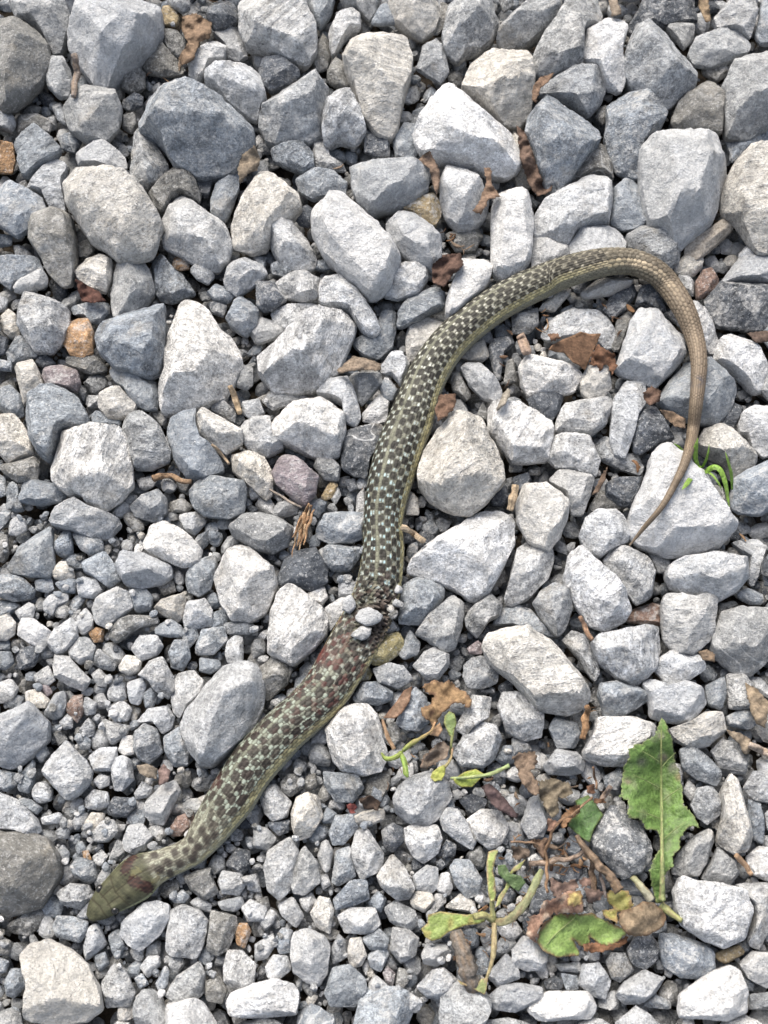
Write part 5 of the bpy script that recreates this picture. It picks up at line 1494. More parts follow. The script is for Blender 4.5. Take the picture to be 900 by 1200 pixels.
stalk('root_stub', [(774, 1060, 5.5, 0.008), (786, 1070, 4.5, 0.009), (799, 1079, 3.6, 0.011)], M_STEM, (0.30, 0.31, 0.13), d, seed=7)
# --- wilted leaf
w = plant('wilted_leaf', 'pale green wilted leaf with curled brown edges among the dry scraps', 'leaf', 675, 1090)
sheet('leaf_blade', px('118,425 132,370 160,325 225,290 330,292 380,283 420,310 500,345 552,372 545,395 500,430 450,445 400,425 372,400 378,440 330,445 292,412 322,470 318,492 222,500 150,470', 600, 1000, 4.09),
      M_LEAF, (0.205, 0.30, 0.085), (0.20, 0.125, 0.07), 3.2, lift=0.003, crumple=0.0014, cfreq=70, step=3.0, parent=w, seed=3, jag=0.5)
stalk('leaf_vein', [(640, 1108, 0.5), (652, 1094, 0.9), (668, 1080, 0.7), (676, 1073, 0.4)], M_STEM, (0.25, 0.32, 0.12), w, lift=0.0003, seg=6)
sheet('brown_margin', px('75,400 75,300 130,290 150,230 210,215 260,180 330,180 345,250 330,285 225,285 155,320 125,370 118,430', 600, 1000, 4.09), M_DRY, (0.27, 0.17, 0.125), None, lift=0.004, crumple=0.0035, cfreq=130, step=3.0, parent=w, seed=4, jag=1.2,
      mottle=((0.40, 0.31, 0.24), 0.3))
sheet('brown_margin', px('340,440 400,425 450,445 505,430 545,395 560,400 530,440 480,465 420,470 360,480', 600, 1000, 4.09), M_DRY, (0.20, 0.105, 0.06), None, lift=0.001, crumple=0.0025, cfreq=150, step=2.6, parent=w, seed=5, jag=1.0)
sheet('yellow_lobe', px('450,190 500,175 560,180 580,240 570,275 510,280 505,340 440,300 430,275 490,265 455,230', 600, 1000, 4.09), M_LEAF, (0.31, 0.29, 0.09), (0.28, 0.19, 0.09), 3, lift=0.005, crumple=0.002, cfreq=120, step=2.6, parent=w, seed=6, jag=0.8)
sheet('yellow_lobe', px('275,190 330,180 340,240 300,260 262,250', 600, 1000, 4.09), M_DRY, (0.36, 0.29, 0.12), (0.27, 0.17, 0.09), 3, lift=0.007, crumple=0.002, cfreq=120, step=2.6, parent=w, seed=7, jag=0.8)
dl = tag(sheet('dry_leaf', px('510,290 540,270 590,255 625,230 680,235 720,270 740,310 725,350 650,395 590,400 550,385 515,340', 600, 1000, 4.09), M_DRY, (0.215, 0.165, 0.11), (0.16, 0.105, 0.065), 5, lift=0.004, arch=0.005, crumple=0.002, cfreq=90, step=3.0, seed=8, jag=0.5),
     'folded grey-brown dry leaf right beside the wilted green leaf', 'dry leaf')
# --- dark green leaf under the dry stems
g = tag(sheet('green_leaf', px('415,325 500,288 545,340 600,420 560,480 535,520 510,600 470,580 420,540 368,490 390,440 440,410', 600, 880, 5.6), M_LEAF, (0.07, 0.135, 0.04), (0.11, 0.14, 0.05), 1.5, lift=0.001, crumple=0.0012, step=3.0, seed=9),
     'dark green leaf half hidden under orange-brown dry stems', 'leaf')
# --- dry stems and crumpled scraps above it
t = plant('dry_plant', 'dead brown weed with tangled brittle stems and a crumpled top', 'dead weed', 655, 990)
stalk('stem', [(676, 978, 3.0), (690, 1000, 5.0), (710, 1022, 6.0), (727, 1044, 6.5)], M_WOOD, (0.17, 0.125, 0.09), t, lift=0.004, wob=1.0, seed=11)
stalk('stem', [(620, 1012, 3.5), (640, 1011, 4.5), (658, 1009, 3.6), (675, 1003, 3.0), (688, 996, 2.2)], M_WOOD, (0.31, 0.24, 0.19), t, lift=0.004, wob=1.5, seed=12)
stalk('stem', [(641, 1045, 2.0), (641, 1020, 2.0), (640, 1000, 2.2), (645, 980, 2.2), (656, 962, 2.0), (672, 953, 1.8), (694, 934, 1.6)], M_DRY, (0.23, 0.145, 0.09), t, lift=0.006, wob=1.0, seed=13)
stalk('stem', [(600, 986, 1.3), (615, 987, 1.5), (628, 990, 1.8), (636, 1005, 1.5)], M_DRY, (0.25, 0.17, 0.115), t, lift=0.005, wob=1.0, seed=14)
stalk('stem', [(693, 1008, 3.6), (694, 1025, 4.2), (697, 1050, 4.0)], M_WOOD, (0.155, 0.11, 0.08), t, lift=0.001, wob=1, seed=15)
stalk('stem', [(703, 1018, 1.8), (706, 1035, 2.2), (709, 1052, 2.0)], M_WOOD, (0.19, 0.16, 0.15), t, lift=0.001, wob=1, seed=16)
stalk('stem', [(704, 938, 3.0), (710, 930, 3.4), (716, 921, 3.4)], M_WOOD, (0.23, 0.18, 0.15), t, lift=0.002, seed=17)
stalk('stem', [(698, 925, 1.6), (698, 912, 1.8), (694, 900, 1.6)], M_DRY, (0.18, 0.115, 0.08), t, lift=0.004, wob=1.2, seed=18)
for k, (s_, c_) in enumerate((('330,420 380,370 440,350 450,400 400,440 350,500 320,490', (0.40, 0.215, 0.10)), ('540,310 600,310 620,335 560,355 540,340', (0.36, 0.18, 0.085)), ('490,230 540,215 550,275 500,280', (0.31, 0.15, 0.08)),
                              ('170,200 280,180 380,215 400,270 350,310 380,330 300,300 310,400 260,440 220,380 180,290', (0.245, 0.195, 0.125)), ('0,40 60,10 150,0 170,90 120,130 170,200 180,280 140,290 60,220 40,130', (0.30, 0.205, 0.135)),
                              ('120,590 240,570 225,640 215,720 160,640', (0.30, 0.185, 0.115)), ('240,440 310,460 260,530 230,520', (0.33, 0.18, 0.115)), ('0,620 110,640 120,690 40,720 0,700', (0.20, 0.145, 0.105)),
                              ('260,830 330,870 420,840 440,900 330,930 300,990 250,900', (0.26, 0.165, 0.125)), ('440,840 520,830 520,880 460,900', (0.31, 0.185, 0.135)), ('470,900 600,920 590,980 500,1000', (0.235, 0.15, 0.115)))):
    c_ = tuple(0.68 * (0.8 * q + 0.2 * sum(c_) / 3) for q in c_)
    sheet('crumpled_leaf', px(s_, 600, 880, 5.6), M_DRY, c_, tuple(0.7 * q for q in c_), 3, lift=0.005 if k < 5 else 0.0025, crumple=0.0032, cfreq=130, step=2.4, parent=t, seed=20 + k, jag=1.0, drape=0.9)
# --- sprouts above
a = plant('weed_sprout', 'small light green sprout with three arms and an orange-brown stalk', 'weed', 470, 884)
stalk('shoot', [(471, 882, 2.6, .012), (462, 888, 3.4, .014), (452, 889, 3.2, .015), (447, 882, 1.2, .016)], M_STEM, (0.25, 0.32, 0.075), a, seed=31)
stalk('shoot', [(470, 884, 3.2, .012), (474, 894, 4.0, .014), (476, 906, 3.2, .015), (478, 911, 1.4, .015)], M_STEM, (0.23, 0.33, 0.075), a, seed=32)
stalk('shoot', [(472, 880, 2.6, .012), (481, 872, 3.2, .014), (493, 865, 2.4, .016), (505, 857, 1.8, .018), (510, 846, 1.2, .018)], M_STEM, (0.24, 0.31, 0.085), a, seed=33, tipcol=(0.38, 0.22, 0.12))
stalk('dry_stalk', [(462, 878, 2.6, .012), (455, 865, 3.0, .013), (450, 850, 2.4, .014), (448, 843, 1.0, .014)], M_DRY, (0.38, 0.25, 0.155), a, seed=34)
b = plant('fuzzy_leaf', 'upright fuzzy green leaf on a thin stalk beside the torn brown leaf', 'leaf', 528, 870)
sheet('leaf_blade', px('455,265 480,240 508,255 518,300 505,345 500,390 480,370 462,330 450,300', 420, 780, 4.5), M_LEAF, (0.135, 0.185, 0.06), (0.19, 0.20, 0.07), 2, lift=0.002, crumple=0.001, step=2.2, parent=b, seed=35)
stalk('leaf_stalk', [(530, 862, 2.2), (529, 872, 1.8), (528, 884, 1.6)], M_STEM, (0.21, 0.23, 0.09), b, lift=0.001, seed=36)
c = plant('yellow_leaf', 'little yellow-green spoon-shaped leaf lying on the big rounded stone', 'leaf', 516, 905)
sheet('leaf_blade', px('380,590 390,560 430,530 462,520 458,570 440,605 400,612', 420, 780, 4.5), M_LEAF, (0.31, 0.33, 0.075), (0.34, 0.32, 0.10), 1.5, lift=0.001, crumple=0.0006, step=2.2, parent=c, seed=37)
stalk('leaf_stalk', [(521, 899, 2.4), (526, 893, 1.9), (529, 886, 1.6), (530, 876, 1.6)], M_STEM, (0.33, 0.31, 0.13), c, lift=0.001, seed=38, tipcol=(0.32, 0.20, 0.13))
e = plant('trailing_leaf', 'yellow-green leaf with a long pale stalk under the rounded speckled stone', 'leaf', 550, 912)
stalk('leaf_stalk', [(528, 912, 1.8, .010), (550, 911, 2.2, .013), (575, 907, 2.6, .015), (597, 897, 2.6, .016)], M_STEM, (0.27, 0.35, 0.15), e, seed=39)
sheet('leaf_blade', px('500,600 560,560 620,545 660,570 640,600 600,640 540,640 510,620', 420, 780, 4.5), M_LEAF, (0.25, 0.30, 0.06), (0.30, 0.27, 0.07), 1.5, lift=0.001, crumple=0.0008, step=2.2, parent=e, seed=40, z0=0.0105)
f_ = plant('torn_leaf', 'torn orange-brown dead leaf with ragged holes above the sprouts', 'dry leaf', 515, 820)
sheet('leaf_blade', px('340,110 400,75 450,92 480,75 520,115 570,140 598,190 580,222 540,195 500,200 470,230 440,255 415,300 390,320 372,290 335,265 330,220 385,200 400,160 350,140', 420, 780, 4.5), M_DRY, (0.25, 0.165, 0.09), (0.16, 0.10, 0.06), 4, lift=0.002, crumple=0.0026, cfreq=110, step=2.6, parent=f_, seed=41, jag=1.0, mottle=((0.12, 0.07, 0.045), 0.75))
sheet('leaf_piece', px('130,275 200,190 240,130 285,108 270,190 230,250 190,280', 420, 780, 4.5), M_DRY, (0.19, 0.125, 0.085), (0.15, 0.09, 0.06), 3, lift=0.001, crumple=0.0015, step=2.6, parent=f_, seed=42)
sheet('leaf_piece', px('340,480 400,420 450,395 480,430 470,480 420,510 350,550 325,530', 420, 780, 4.5), M_DRY, (0.20, 0.16, 0.125), (0.14, 0.10, 0.075), 3, lift=0.001, crumple=0.0035, cfreq=140, step=2.4, parent=f_, seed=43, jag=0.8)
sheet('leaf_piece', px('360,360 430,300 445,340 420,375', 420, 780, 4.5), M_DRY, (0.31, 0.20, 0.12), None, lift=0.002, crumple=0.002, step=2.4, parent=f_, seed=44)
# --- the sprig at the bottom
h = plant('weed_sprig', 'half dead weed sprig with bent yellowish stems and narrow leaves', 'weed', 579, 1078)
stalk('stem', [(578, 1078, 4.2, .010), (577, 1062, 3.2, .013), (576, 1045, 2.2, .015)], M_STEM, (0.31, 0.31, 0.14), h, seed=51)
sheet('leaf_blade', px('462,450 452,330 450,260 462,190 490,180 520,180 505,230 488,300 500,350 508,440 500,480 475,480', 480, 960, 5), M_LEAF, (0.27, 0.32, 0.10), (0.30, 0.22, 0.13), 2.2, lift=0.003, crumple=0.0008, step=2.4, parent=h, seed=52, z0=0.0165)
sheet('leaf_blade', px('500,520 520,450 560,400 575,330 610,280 680,235 650,290 600,320 590,390 560,440 530,500', 480, 960, 5), M_LEAF, (0.29, 0.34, 0.11), (0.30, 0.24, 0.13), 2, lift=0.003, crumple=0.0008, step=2.4, parent=h, seed=53, z0=0.0155)
stalk('thick_stem', [(580, 1080, 4.2, .010), (592, 1080, 5.2, .013), (605, 1070, 5.8, .015), (618, 1054, 5.6, .016), (629, 1032, 5.0, .015), (635, 1020, 3.4, .011)], M_STEM, (0.24, 0.225, 0.125), h, seed=54, tipcol=(0.21, 0.235, 0.12), flat=0.5)
stalk('stem', [(579, 1082, 3.6, .010), (579, 1105, 4.0, .012), (577, 1124, 3.0, .011), (572, 1142, 2.0, .010), (567, 1152, 1.6, .010)], M_STEM, (0.37, 0.31, 0.17), h, seed=55)
stalk('leaf_stalk', [(578, 1079, 4.0, .010), (568, 1073, 4.6, .014), (556, 1074, 4.6, .016)], M_STEM, (0.32, 0.31, 0.14), h, seed=56)
sheet('leaf_blade', px('440,600 400,615 330,622 230,660 180,700 130,715 90,690 68,640 105,610 108,560 180,540 330,560 390,552 440,555', 480, 960, 5), M_LEAF, (0.215, 0.275, 0.08), (0.27, 0.21, 0.09), 2.4, lift=0.003, crumple=0.0010, step=2.8, parent=h, seed=57, mottle=((0.32, 0.29, 0.10), 0.5))
sheet('leaf_blade', px('280,940 330,965 390,975 420,935 460,930 450,1000 440,1030 400,1010 360,985 300,970', 480, 960, 5), M_LEAF, (0.24, 0.27, 0.11), (0.30, 0.22, 0.12), 2, lift=0.002, crumple=0.001, step=2.4, parent=h, seed=58)
sheet('leaf_blade', px('515,270 560,265 590,320 650,330 680,370 640,425 600,400 560,360 520,320', 480, 960, 5), M_LEAF, (0.085, 0.13, 0.05), None, lift=0.001, crumple=0.001, step=2.8, parent=h, seed=59)
st = tag(stalk('stick', [(534, 1092, 9, .009), (540, 1110, 10.5, .011), (548, 1135, 12, .011), (552, 1150, 11, .009), (554, 1172, 6.5, .003)], M_WOOD, (0.165, 0.145, 0.125), None, seg=20, wob=0.4, seed=60),
     'thick grey-brown stick end under the bent yellowish sprig', 'stick')
# --- grass
gr = plant('grass_tuft', 'bright green grass tuft beside the thin tail of the snake', 'grass', 818, 545)
for k, (pts) in enumerate(([(819, 548, 1.8, .013), (815, 536, 3.2, .018), (815.5, 524, 2.8, .022), (818, 513, 0.3, .025)], [(821, 546, 1.6, .013), (812, 557, 3.2, .022), (804, 568, 2.6, .026), (799, 574, 0.3, .0265)],
                           [(820, 548, 2.2, .013), (826, 553, 3.0, .020), (836, 547.5, 3.5, .025), (844, 551, 3.3, .026), (850, 566, 2.8, .024), (853, 584, 1.8, .020), (855, 595, 0.3, .018)],
                           [(858, 574, 1.2, .014), (857, 556, 2.2, .021), (853, 540, 1.6, .027), (850, 530, .2, .029)], [(790, 520, 0.3, .013), (796, 524, 1.6, .012), (802, 531, 1.4, .010)], [(822, 549, 1.2, .012), (827, 540, 1.7, .018), (830, 530, 1.2, .022), (831, 521, .2, .024)], [(823, 550, 1.2, .012), (834, 556, 1.6, .017), (842, 566, 1.2, .018), (846, 575, .2, .017)])):
    stalk('grass_blade', pts, M_LEAF, (0.15, 0.27, 0.035), gr, seed=61 + k, flat=0.12, tipcol=(0.20, 0.31, 0.06))
# --- dry leaves and wood
bl = plant('brown_leaf', 'pointed brown dead leaf propped on the white oblong stone', 'dry leaf', 685, 410, 0.008)
sheet('leaf_blade', px('275,445 300,415 380,372 450,345 515,312 590,330 672,325 640,400 605,475 550,605 500,560 460,545 395,470 330,465', 600, 340, 6.43), M_DRY, (0.115, 0.068, 0.042), (0.19, 0.115, 0.07), 1.6, lift=0.002, crumple=0.0012, step=3, parent=bl, seed=71, tilt=(-0.001, 0.004))
sheet('leaf_scrap', px('600,480 640,410 700,440 780,490 790,580 750,640 720,550 660,610 640,560 580,560', 600, 340, 6.43), M_DRY, (0.13, 0.07, 0.043), None, lift=0.001, crumple=0.003, cfreq=150, step=2.4, parent=bl, seed=72, jag=1.0)
sheet('leaf_scrap', px('270,330 340,320 370,360 300,390', 600, 340, 6.43), M_DRY, (0.15, 0.09, 0.06), None, lift=0.001, crumple=0.002, cfreq=150, step=2.4, parent=bl, seed=73, jag=0.8)
def scrap(name, label, cat, poly, color, seed, lift=0.002, crumple=0.002, mat=None, arch=0.0, **k):
    g_ = sum(color) / 3; color = tuple(0.66 * (0.62 * q + 0.38 * g_) for q in color)
    return tag(sheet(name, poly, mat or M_DRY, color, tuple(0.75 * q for q in color), 3, lift=lift, crumple=crumple, cfreq=120, step=2.6, seed=seed, jag=0.5, arch=arch, **k), label, cat)
scrap('dry_leaf', 'curled tan leaf scrap against the grey stone at the right edge', 'dry leaf', px('820,600 860,620 905,670 890,760 860,745 838,700', 600, 600, 3), (0.42, 0.29, 0.15), 81, arch=0.003)
scrap('dry_leaf', 'pale tan leaf scrap beside the pale twig at the right edge', 'dry leaf', px('755,765 800,775 840,800 835,850 815,850 800,815 765,785', 600, 600, 3), (0.40, 0.29, 0.17), 82)
scrap('dry_leaf', 'small orange-tan leaf scrap under the notched pale block', 'dry leaf', px('655,490 685,482 715,500 712,528 670,520', 600, 600, 3), (0.37, 0.23, 0.11), 83)
scrap('dry_leaf', 'reddish-brown leaf tucked beside the snake and the cream block', 'dry leaf', px('628,540 645,488 700,482 705,510 690,545 640,582', 300, 300, 3), (0.27, 0.13, 0.06), 84)
scrap('dry_leaf', 'brittle tan leaf by the large blue-grey boulder', 'dry leaf', px('835,590 850,545 895,510 915,560 905,600 870,610 845,645', 0, 0, 3), (0.36, 0.26, 0.15), 85)
scrap('dry_leaf', 'crumpled orange-brown leaf between stones near the top edge', 'dry leaf', px('640,60 690,45 745,80 740,130 700,150 680,210 640,230 630,200 660,150 640,110', 0, 0, 3), (0.33, 0.19, 0.085), 86, crumple=0.003)
scrap('dry_leaf', 'thin curled brown leaf beside the big white triangular slab', 'dry leaf', px('585,545 610,530 630,570 645,600 645,650 635,690 620,640 610,590 570,565', 300, 0, 3), (0.34, 0.20, 0.11), 87, drop=0.004)
scrap('dry_leaf', 'orange-brown curled scrap lying on the rounded blue-shaded stone', 'dry leaf', px('760,740 790,700 810,640 800,590 825,590 830,650 860,690 820,700 790,755', 300, 0, 3), (0.36, 0.20, 0.10), 88, drop=0.001)
scrap('dry_leaf', 'dark red-brown leaf litter under the cream-white stone', 'dry leaf', px('265,80 300,100 350,125 370,160 320,165 285,155', 0, 300, 3), (0.17, 0.06, 0.035), 89)
scrap('dry_leaf', 'crumbled rust-brown leaf litter beside the snake above its bend', 'dry leaf', px('620,30 660,-5 720,-10 730,30 690,70 660,110 620,90', 300, 300, 3), (0.18, 0.085, 0.05), 90, crumple=0.003)
scrap('dry_leaf', 'rust-brown curled crumb inside the tail bend', 'dry leaf', px('460,480 490,455 525,475 520,510 485,525 465,505', 600, 300, 3), (0.24, 0.12, 0.065), 91, crumple=0.003)
scrap('bark_chip', 'orange-brown bark chip between dark stones beside the tail', 'bark', px('520,540 560,545 610,570 610,605 575,600 540,570', 600, 300, 3), (0.30, 0.18, 0.09), 92, mat=M_WOOD, lift=0.004)
scrap('bark_chip', 'slim brown bark flake below the pale four-sided stones', 'bark', px('285,830 310,780 335,740 330,780 305,830 280,840', 600, 300, 3), (0.25, 0.15, 0.085), 93, mat=M_WOOD)
scrap('bark_chip', 'tan bark sliver below the big pale loaf-shaped stone', 'bark', px('285,400 320,370 345,350 390,360 440,378 438,402 380,400 330,405 290,412', 300, 300, 3), (0.36, 0.25, 0.15), 94, mat=M_WOOD, lift=0.003, arch=0.002)
scrap('dry_leaf', 'pale brown dead leaf wedged right of the tall grey slab', 'dry leaf', px('335,-30 365,-30 385,50 350,58', 600, 0, 3), (0.34, 0.25, 0.16), 95)
scrap('dry_leaf', 'ochre dead leaf strip at the top right edge', 'dry leaf', px('660,-20 690,-25 695,40 700,80 680,75 655,20', 600, 0, 3), (0.38, 0.24, 0.10), 96)
scrap('dry_leaf', 'tan crumpled leaf bit beside the pale pointed stone', 'dry leaf', px('480,-10 520,-15 555,5 550,40 520,35 490,20', 0, 900, 3), (0.37, 0.28, 0.18), 97)
scrap('dry_leaf', 'pinkish curled leaf bit above the pale pointed stone', 'dry leaf', px('555,10 575,-15 600,10 590,50 560,60', 0, 900, 3), (0.34, 0.20, 0.16), 98)
scrap('dry_leaf', 'dark brown crumbled leaf beside the red crumb', 'dry leaf', px('360,110 400,95 440,120 430,150 380,145', 300, 900, 3), (0.13, 0.075, 0.045), 99, crumple=0.003)
scrap('plant_crumb', 'tiny bright red plant crumb among blue-grey gravel', 'plant crumb', px('318,130 332,122 350,128 357,138 345,150 352,158 330,160 325,148', 300, 900, 3), (0.33, 0.05, 0.035), 100)
scrap('dry_leaf', 'purple-brown dead leaf piece beside the white flat stone', 'dry leaf', px('648,640 690,620 740,660 790,720 845,790 835,810 790,790 720,750 680,700', 420, 780, 4.5), (0.17, 0.095, 0.09), 101, arch=0.002)
scrap('dry_leaf', 'brown dead leaf wisp beside the dark slab at the right edge', 'dry leaf', px('825,270 905,262 908,300 860,305', 600, 300, 3), (0.20, 0.12, 0.08), 102)
scrap('dry_leaf', 'rust-brown crumbled leaf beside the tall grey slab', 'dry leaf', px('75,300 100,270 150,255 130,285 100,310 85,360 70,350', 600, 0, 3), (0.32, 0.17, 0.08), 103)
scrap('dry_leaf', 'brown dead leaf in the gap under the whitish stones', 'dry leaf', px('15,440 50,470 60,500 110,640 140,650 140,670 90,690 60,650 30,560', 600, 0, 3), (0.26, 0.145, 0.085), 104, crumple=0.003, drop=0.008)
scrap('seed', 'slender cream seed husk lying beside the pale oblong stone', 'seed', px('845,540 865,490 885,464 895,470 893,490 872,525 850,545', 300, 300, 3), (0.50, 0.42, 0.30), 105, arch=0.003, lift=0.001)
# wood
def billet(name, label, cat, pts, color, seed, seg=14, flat=0.8, wob=0.6, **k):
    return tag(stalk(name, pts, M_WOOD, color, None, seg=seg, wob=wob, seed=seed, flat=flat, **k), label, cat)
def slab(name, label, cat, poly, color, seed):
    s = Stone(); s.px = np.array(poly); s.area = abs(poly_area(s.px)); s.rpx = math.sqrt(s.area / math.pi); s.cpx = poly_centroid(s.px)
    s.low = s.up = False; s.tone, s.flags, s.faces = 'T', [], []
    v, f4, f3, _, _ = stone_mesh(s, 64, seed); splat(v[:64 * 17])
    o = link_mesh(name, v, [f4, f3], M_WOOD, None, color, None, origin=(v[:, 0].mean(), v[:, 1].mean(), 0))
    return tag(o, label, cat)
slab('wood_chip', 'pale split wood chip wedged beside the cream block at the right edge', 'wood chip', px('610,852 740,765 785,800 690,885 650,915 605,905', 600, 0, 3), (0.36, 0.32, 0.27), 771)
sw = plant('splintered_wood', 'frayed orange-brown splinter of wood left of the snake', 'wood', 355, 615)
for k, (x0, y0, x1, y1, r0) in enumerate(((362, 590, 348, 640, 2.6), (365, 592, 352, 638, 2.4), (359, 594, 345, 634, 2.2), (368, 597, 356, 637, 2.0), (356, 600, 343, 630, 1.6), (364, 591, 350, 645, 1.8), (352, 604, 342, 652, 1.1))):
    stalk('wood_fibre', [(x0, y0, r0 * 0.5), ((x0 * 2 + x1) / 3 + (k % 3 - 1), (y0 * 2 + y1) / 3, r0), ((x0 + 2 * x1) / 3, (y0 + 2 * y1) / 3, r0), (x1, y1, r0 * 0.4)], M_WOOD, [(0.34, 0.21, 0.12), (0.26, 0.155, 0.09), (0.42, 0.30, 0.19)][k % 3], sw, lift=0.002, seg=7, seed=110 + k, wob=0.8)
billet('twig', 'thin grey twig beside the purple-brown stone', 'twig', [(316, 574, 1.6), (330, 582, 1.8), (343, 590, 1.8), (353, 595, 1.2)], (0.30, 0.26, 0.22), 121, flat=1)
billet('twig', 'short tan twig below the big white triangle', 'twig', [(270, 452, 3.6), (275, 467, 4.2), (281, 484, 3.6)], (0.36, 0.28, 0.19), 122)
billet('twig', 'thin tan twig under the cream wedge stone', 'twig', [(248, 520, 1.6), (257, 530, 2.2), (268, 543, 1.8)], (0.34, 0.26, 0.18), 123, flat=1)
billet('twig', 'knotted brown twig below the large white block', 'twig', [(180, 560, 6.0), (192, 557, 4.2), (206, 560, 3.6), (224, 564, 3.0)], (0.23, 0.155, 0.10), 124, wob=1.5)
billet('twig', 'pale thick twig at the right edge below the tan leaf', 'twig', [(878, 872, 4.5), (890, 878, 5.0), (910, 888, 5.0)], (0.40, 0.33, 0.27), 125)
billet('twig', 'grey-brown twig beside the pale block of the top left', 'twig', [(87, 63, 4.0), (90, 82, 4.6), (88, 98, 4.6), (86, 113, 3.6)], (0.20, 0.17, 0.15), 126)
billet('twig', 'tan twig beside the tall cream stone at the bottom right', 'twig', [(862, 1002, 3.2), (872, 1012, 4.0), (881, 1026, 3.0)], (0.33, 0.22, 0.14), 127)
billet('twig', 'pale tan twig under the snake left of the big white slab', 'twig', [(470, 617, 4.0), (482, 624, 4.6), (496, 634, 4.2)], (0.40, 0.32, 0.23), 128)
billet('twig', 'flat tan wood sliver between the big cream block and cream stone', 'twig', [(604, 568, 4.5), (601, 583, 5.0), (598, 598, 4.0)], (0.37, 0.29, 0.20), 129, flat=0.4)
billet('twig', 'short pinkish-brown twig left of the brown pointed leaf', 'twig', [(609, 393, 6.0), (614, 404, 7.0), (617, 414, 6.5)], (0.32, 0.24, 0.19), 130, flat=0.5)
billet('twig', 'brown twig between grey stones right of the big cream egg', 'twig', [(680, 722, 2.6), (686, 736, 3.6), (694, 750, 3.0)], (0.25, 0.16, 0.11), 131)
billet('twig', 'orange-brown crumbled twig below the big cream egg-shaped stone', 'twig', [(686, 828, 3.6), (688, 845, 4.6), (683, 865, 4.0)], (0.26, 0.155, 0.085), 132, wob=2.0)
# grit stuck to the wound
for k, (x, y, r0, tn, lb) in enumerate(((431, 723, 12.5, 'P', 'whitish pebble stuck on the snake in the middle of its wound'), (423, 742, 9.5, 'G', 'grey pebble stuck on the wound just below the whitish pebble'),
                                    (467, 691, 5.5, 'G', 'tiny grit crumb on the upper edge of the wound'), (457, 713, 4.5, 'C', 'tiny cream grit crumb right of the whitish wound pebble'), (466, 707, 6.0, 'G', 'tiny grey grit crumb on the wound edge above the cream crumb'),
                                    (461, 720, 5.5, 'K', 'tiny brown-grey grit crumb at the lower edge of the wound'), (409, 709, 9.0, 'P', 'pale pebble pressed against the upper left of the wound'))):
    z = height(*[np.array([q]) for q in at(x, y, 0.02)[:2]], 0.002)[0]
    mp = px_size(x, y, 0.02); rr = r0 * mp
    v = chunk(ICO3, np.random.default_rng(340 + k), rr * (1.25, 1.3, 1.1, 1.2, 1.3, 1.1, 1.35)[k], rr * 0.95, rr * 0.62, 0.7 * k)
    v = v + at(x, y, z + rr * 0.15)
    t_, l_ = np.array(TONE[tn]), np.array([0, 0.3, 0.1 * k])
    o = link_mesh('pebble', v, [ICO3[1]], M_STONE, None, t_, l_, origin=tuple(at(x, y, z)))
    tag(o, lb, 'pebble', 'grit stuck to the snake')

# --- brown crumbs of litter down in the gaps: more of them round the weeds
LV, LF, LC, lo_ = [], [], [], 0
r3 = np.random.default_rng(77)
def crumbs(cx, cy, sx, sy, n):
    global lo_
    for _ in range(n):
        x, y = r3.normal(cx, sx), r3.normal(cy, sy)
        if not (-20 < x < 920 and -20 < y < 1200): continue
        p = at(x, y, 0.0)
        z = height(p[:1], p[1:2], 0.0015)[0]
        if z > 0.0015: continue
        m = px_size(x, y); ln, wd = r3.uniform(2, 7) ** 1.1 * m, r3.choice((0.6, 0.9, 1.6, 2.6)) * r3.uniform(0.7, 1.2) * m
        a = r3.uniform(0, 6.28); ca, sa = math.cos(a), math.sin(a)
        k = np.linspace(-1, 1, 5)
        up = r3.uniform(0.1, 0.5) * ln * (1 - k ** 2) * r3.choice((-0.5, 1)) + k * r3.uniform(-0.3, 0.3) * ln
        w = wd * (1 - 0.5 * np.abs(k) ** 2) * r3.uniform(0.35, 1.2, 5)
        bend = r3.uniform(-0.4, 0.4) * ln * k ** 2
        v = []
        for i in range(5):
            for s_ in (-1, 0, 1):
                lx, ly = k[i] * ln, bend[i] + s_ * w[i]
                v.append((lx * ca - ly * sa, lx * sa + ly * ca, up[i] + (0.3 * w[i] if s_ == 0 else 0)))
                v.append((lx * ca - ly * sa, lx * sa + ly * ca, up[i] + (0.3 * w[i] if s_ == 0 else 0) - 0.0003))
        v = np.array(v) + at(x, y, z) + (0, 0, 0.0012)
        f = []
        for i in range(4):
            for c_ in (0, 1):
                q = i * 6 + c_ * 2
                f += [(q, q + 6, q + 8, q + 2), (q + 1, q + 3, q + 9, q + 7)]
            f += [(i * 6, i * 6 + 1, i * 6 + 7, i * 6 + 6), (i * 6 + 4, i * 6 + 10, i * 6 + 11, i * 6 + 5)]
        LV.append(v); LF.append(np.array(f) + lo_); lo_ += len(v)
        c = np.array([(0.24, 0.14, 0.075), (0.16, 0.09, 0.05), (0.31, 0.20, 0.12), (0.20, 0.15, 0.11), (0.12, 0.075, 0.05)][r3.integers(5)]) * r3.uniform(0.8, 1.2)
        LC.append(np.broadcast_to(c, (len(v), 3)))
for a_ in ((660, 1000, 45, 60, 260), (560, 1090, 40, 40, 80), (490, 860, 55, 40, 130), (680, 420, 50, 40, 110), (690, 850, 30, 40, 90), (450, 500, 450, 420, 150), (230, 60, 60, 60, 60), (520, 310, 30, 30, 60), (790, 480, 40, 40, 60)):
    crumbs(*a_)
tag(link_mesh('plant_litter', np.concatenate(LV), [np.concatenate(LF)], M_DRY, None, np.concatenate(LC)), 'brown crumbs of dead leaves and stems between the stones', None, None, 'stuff')

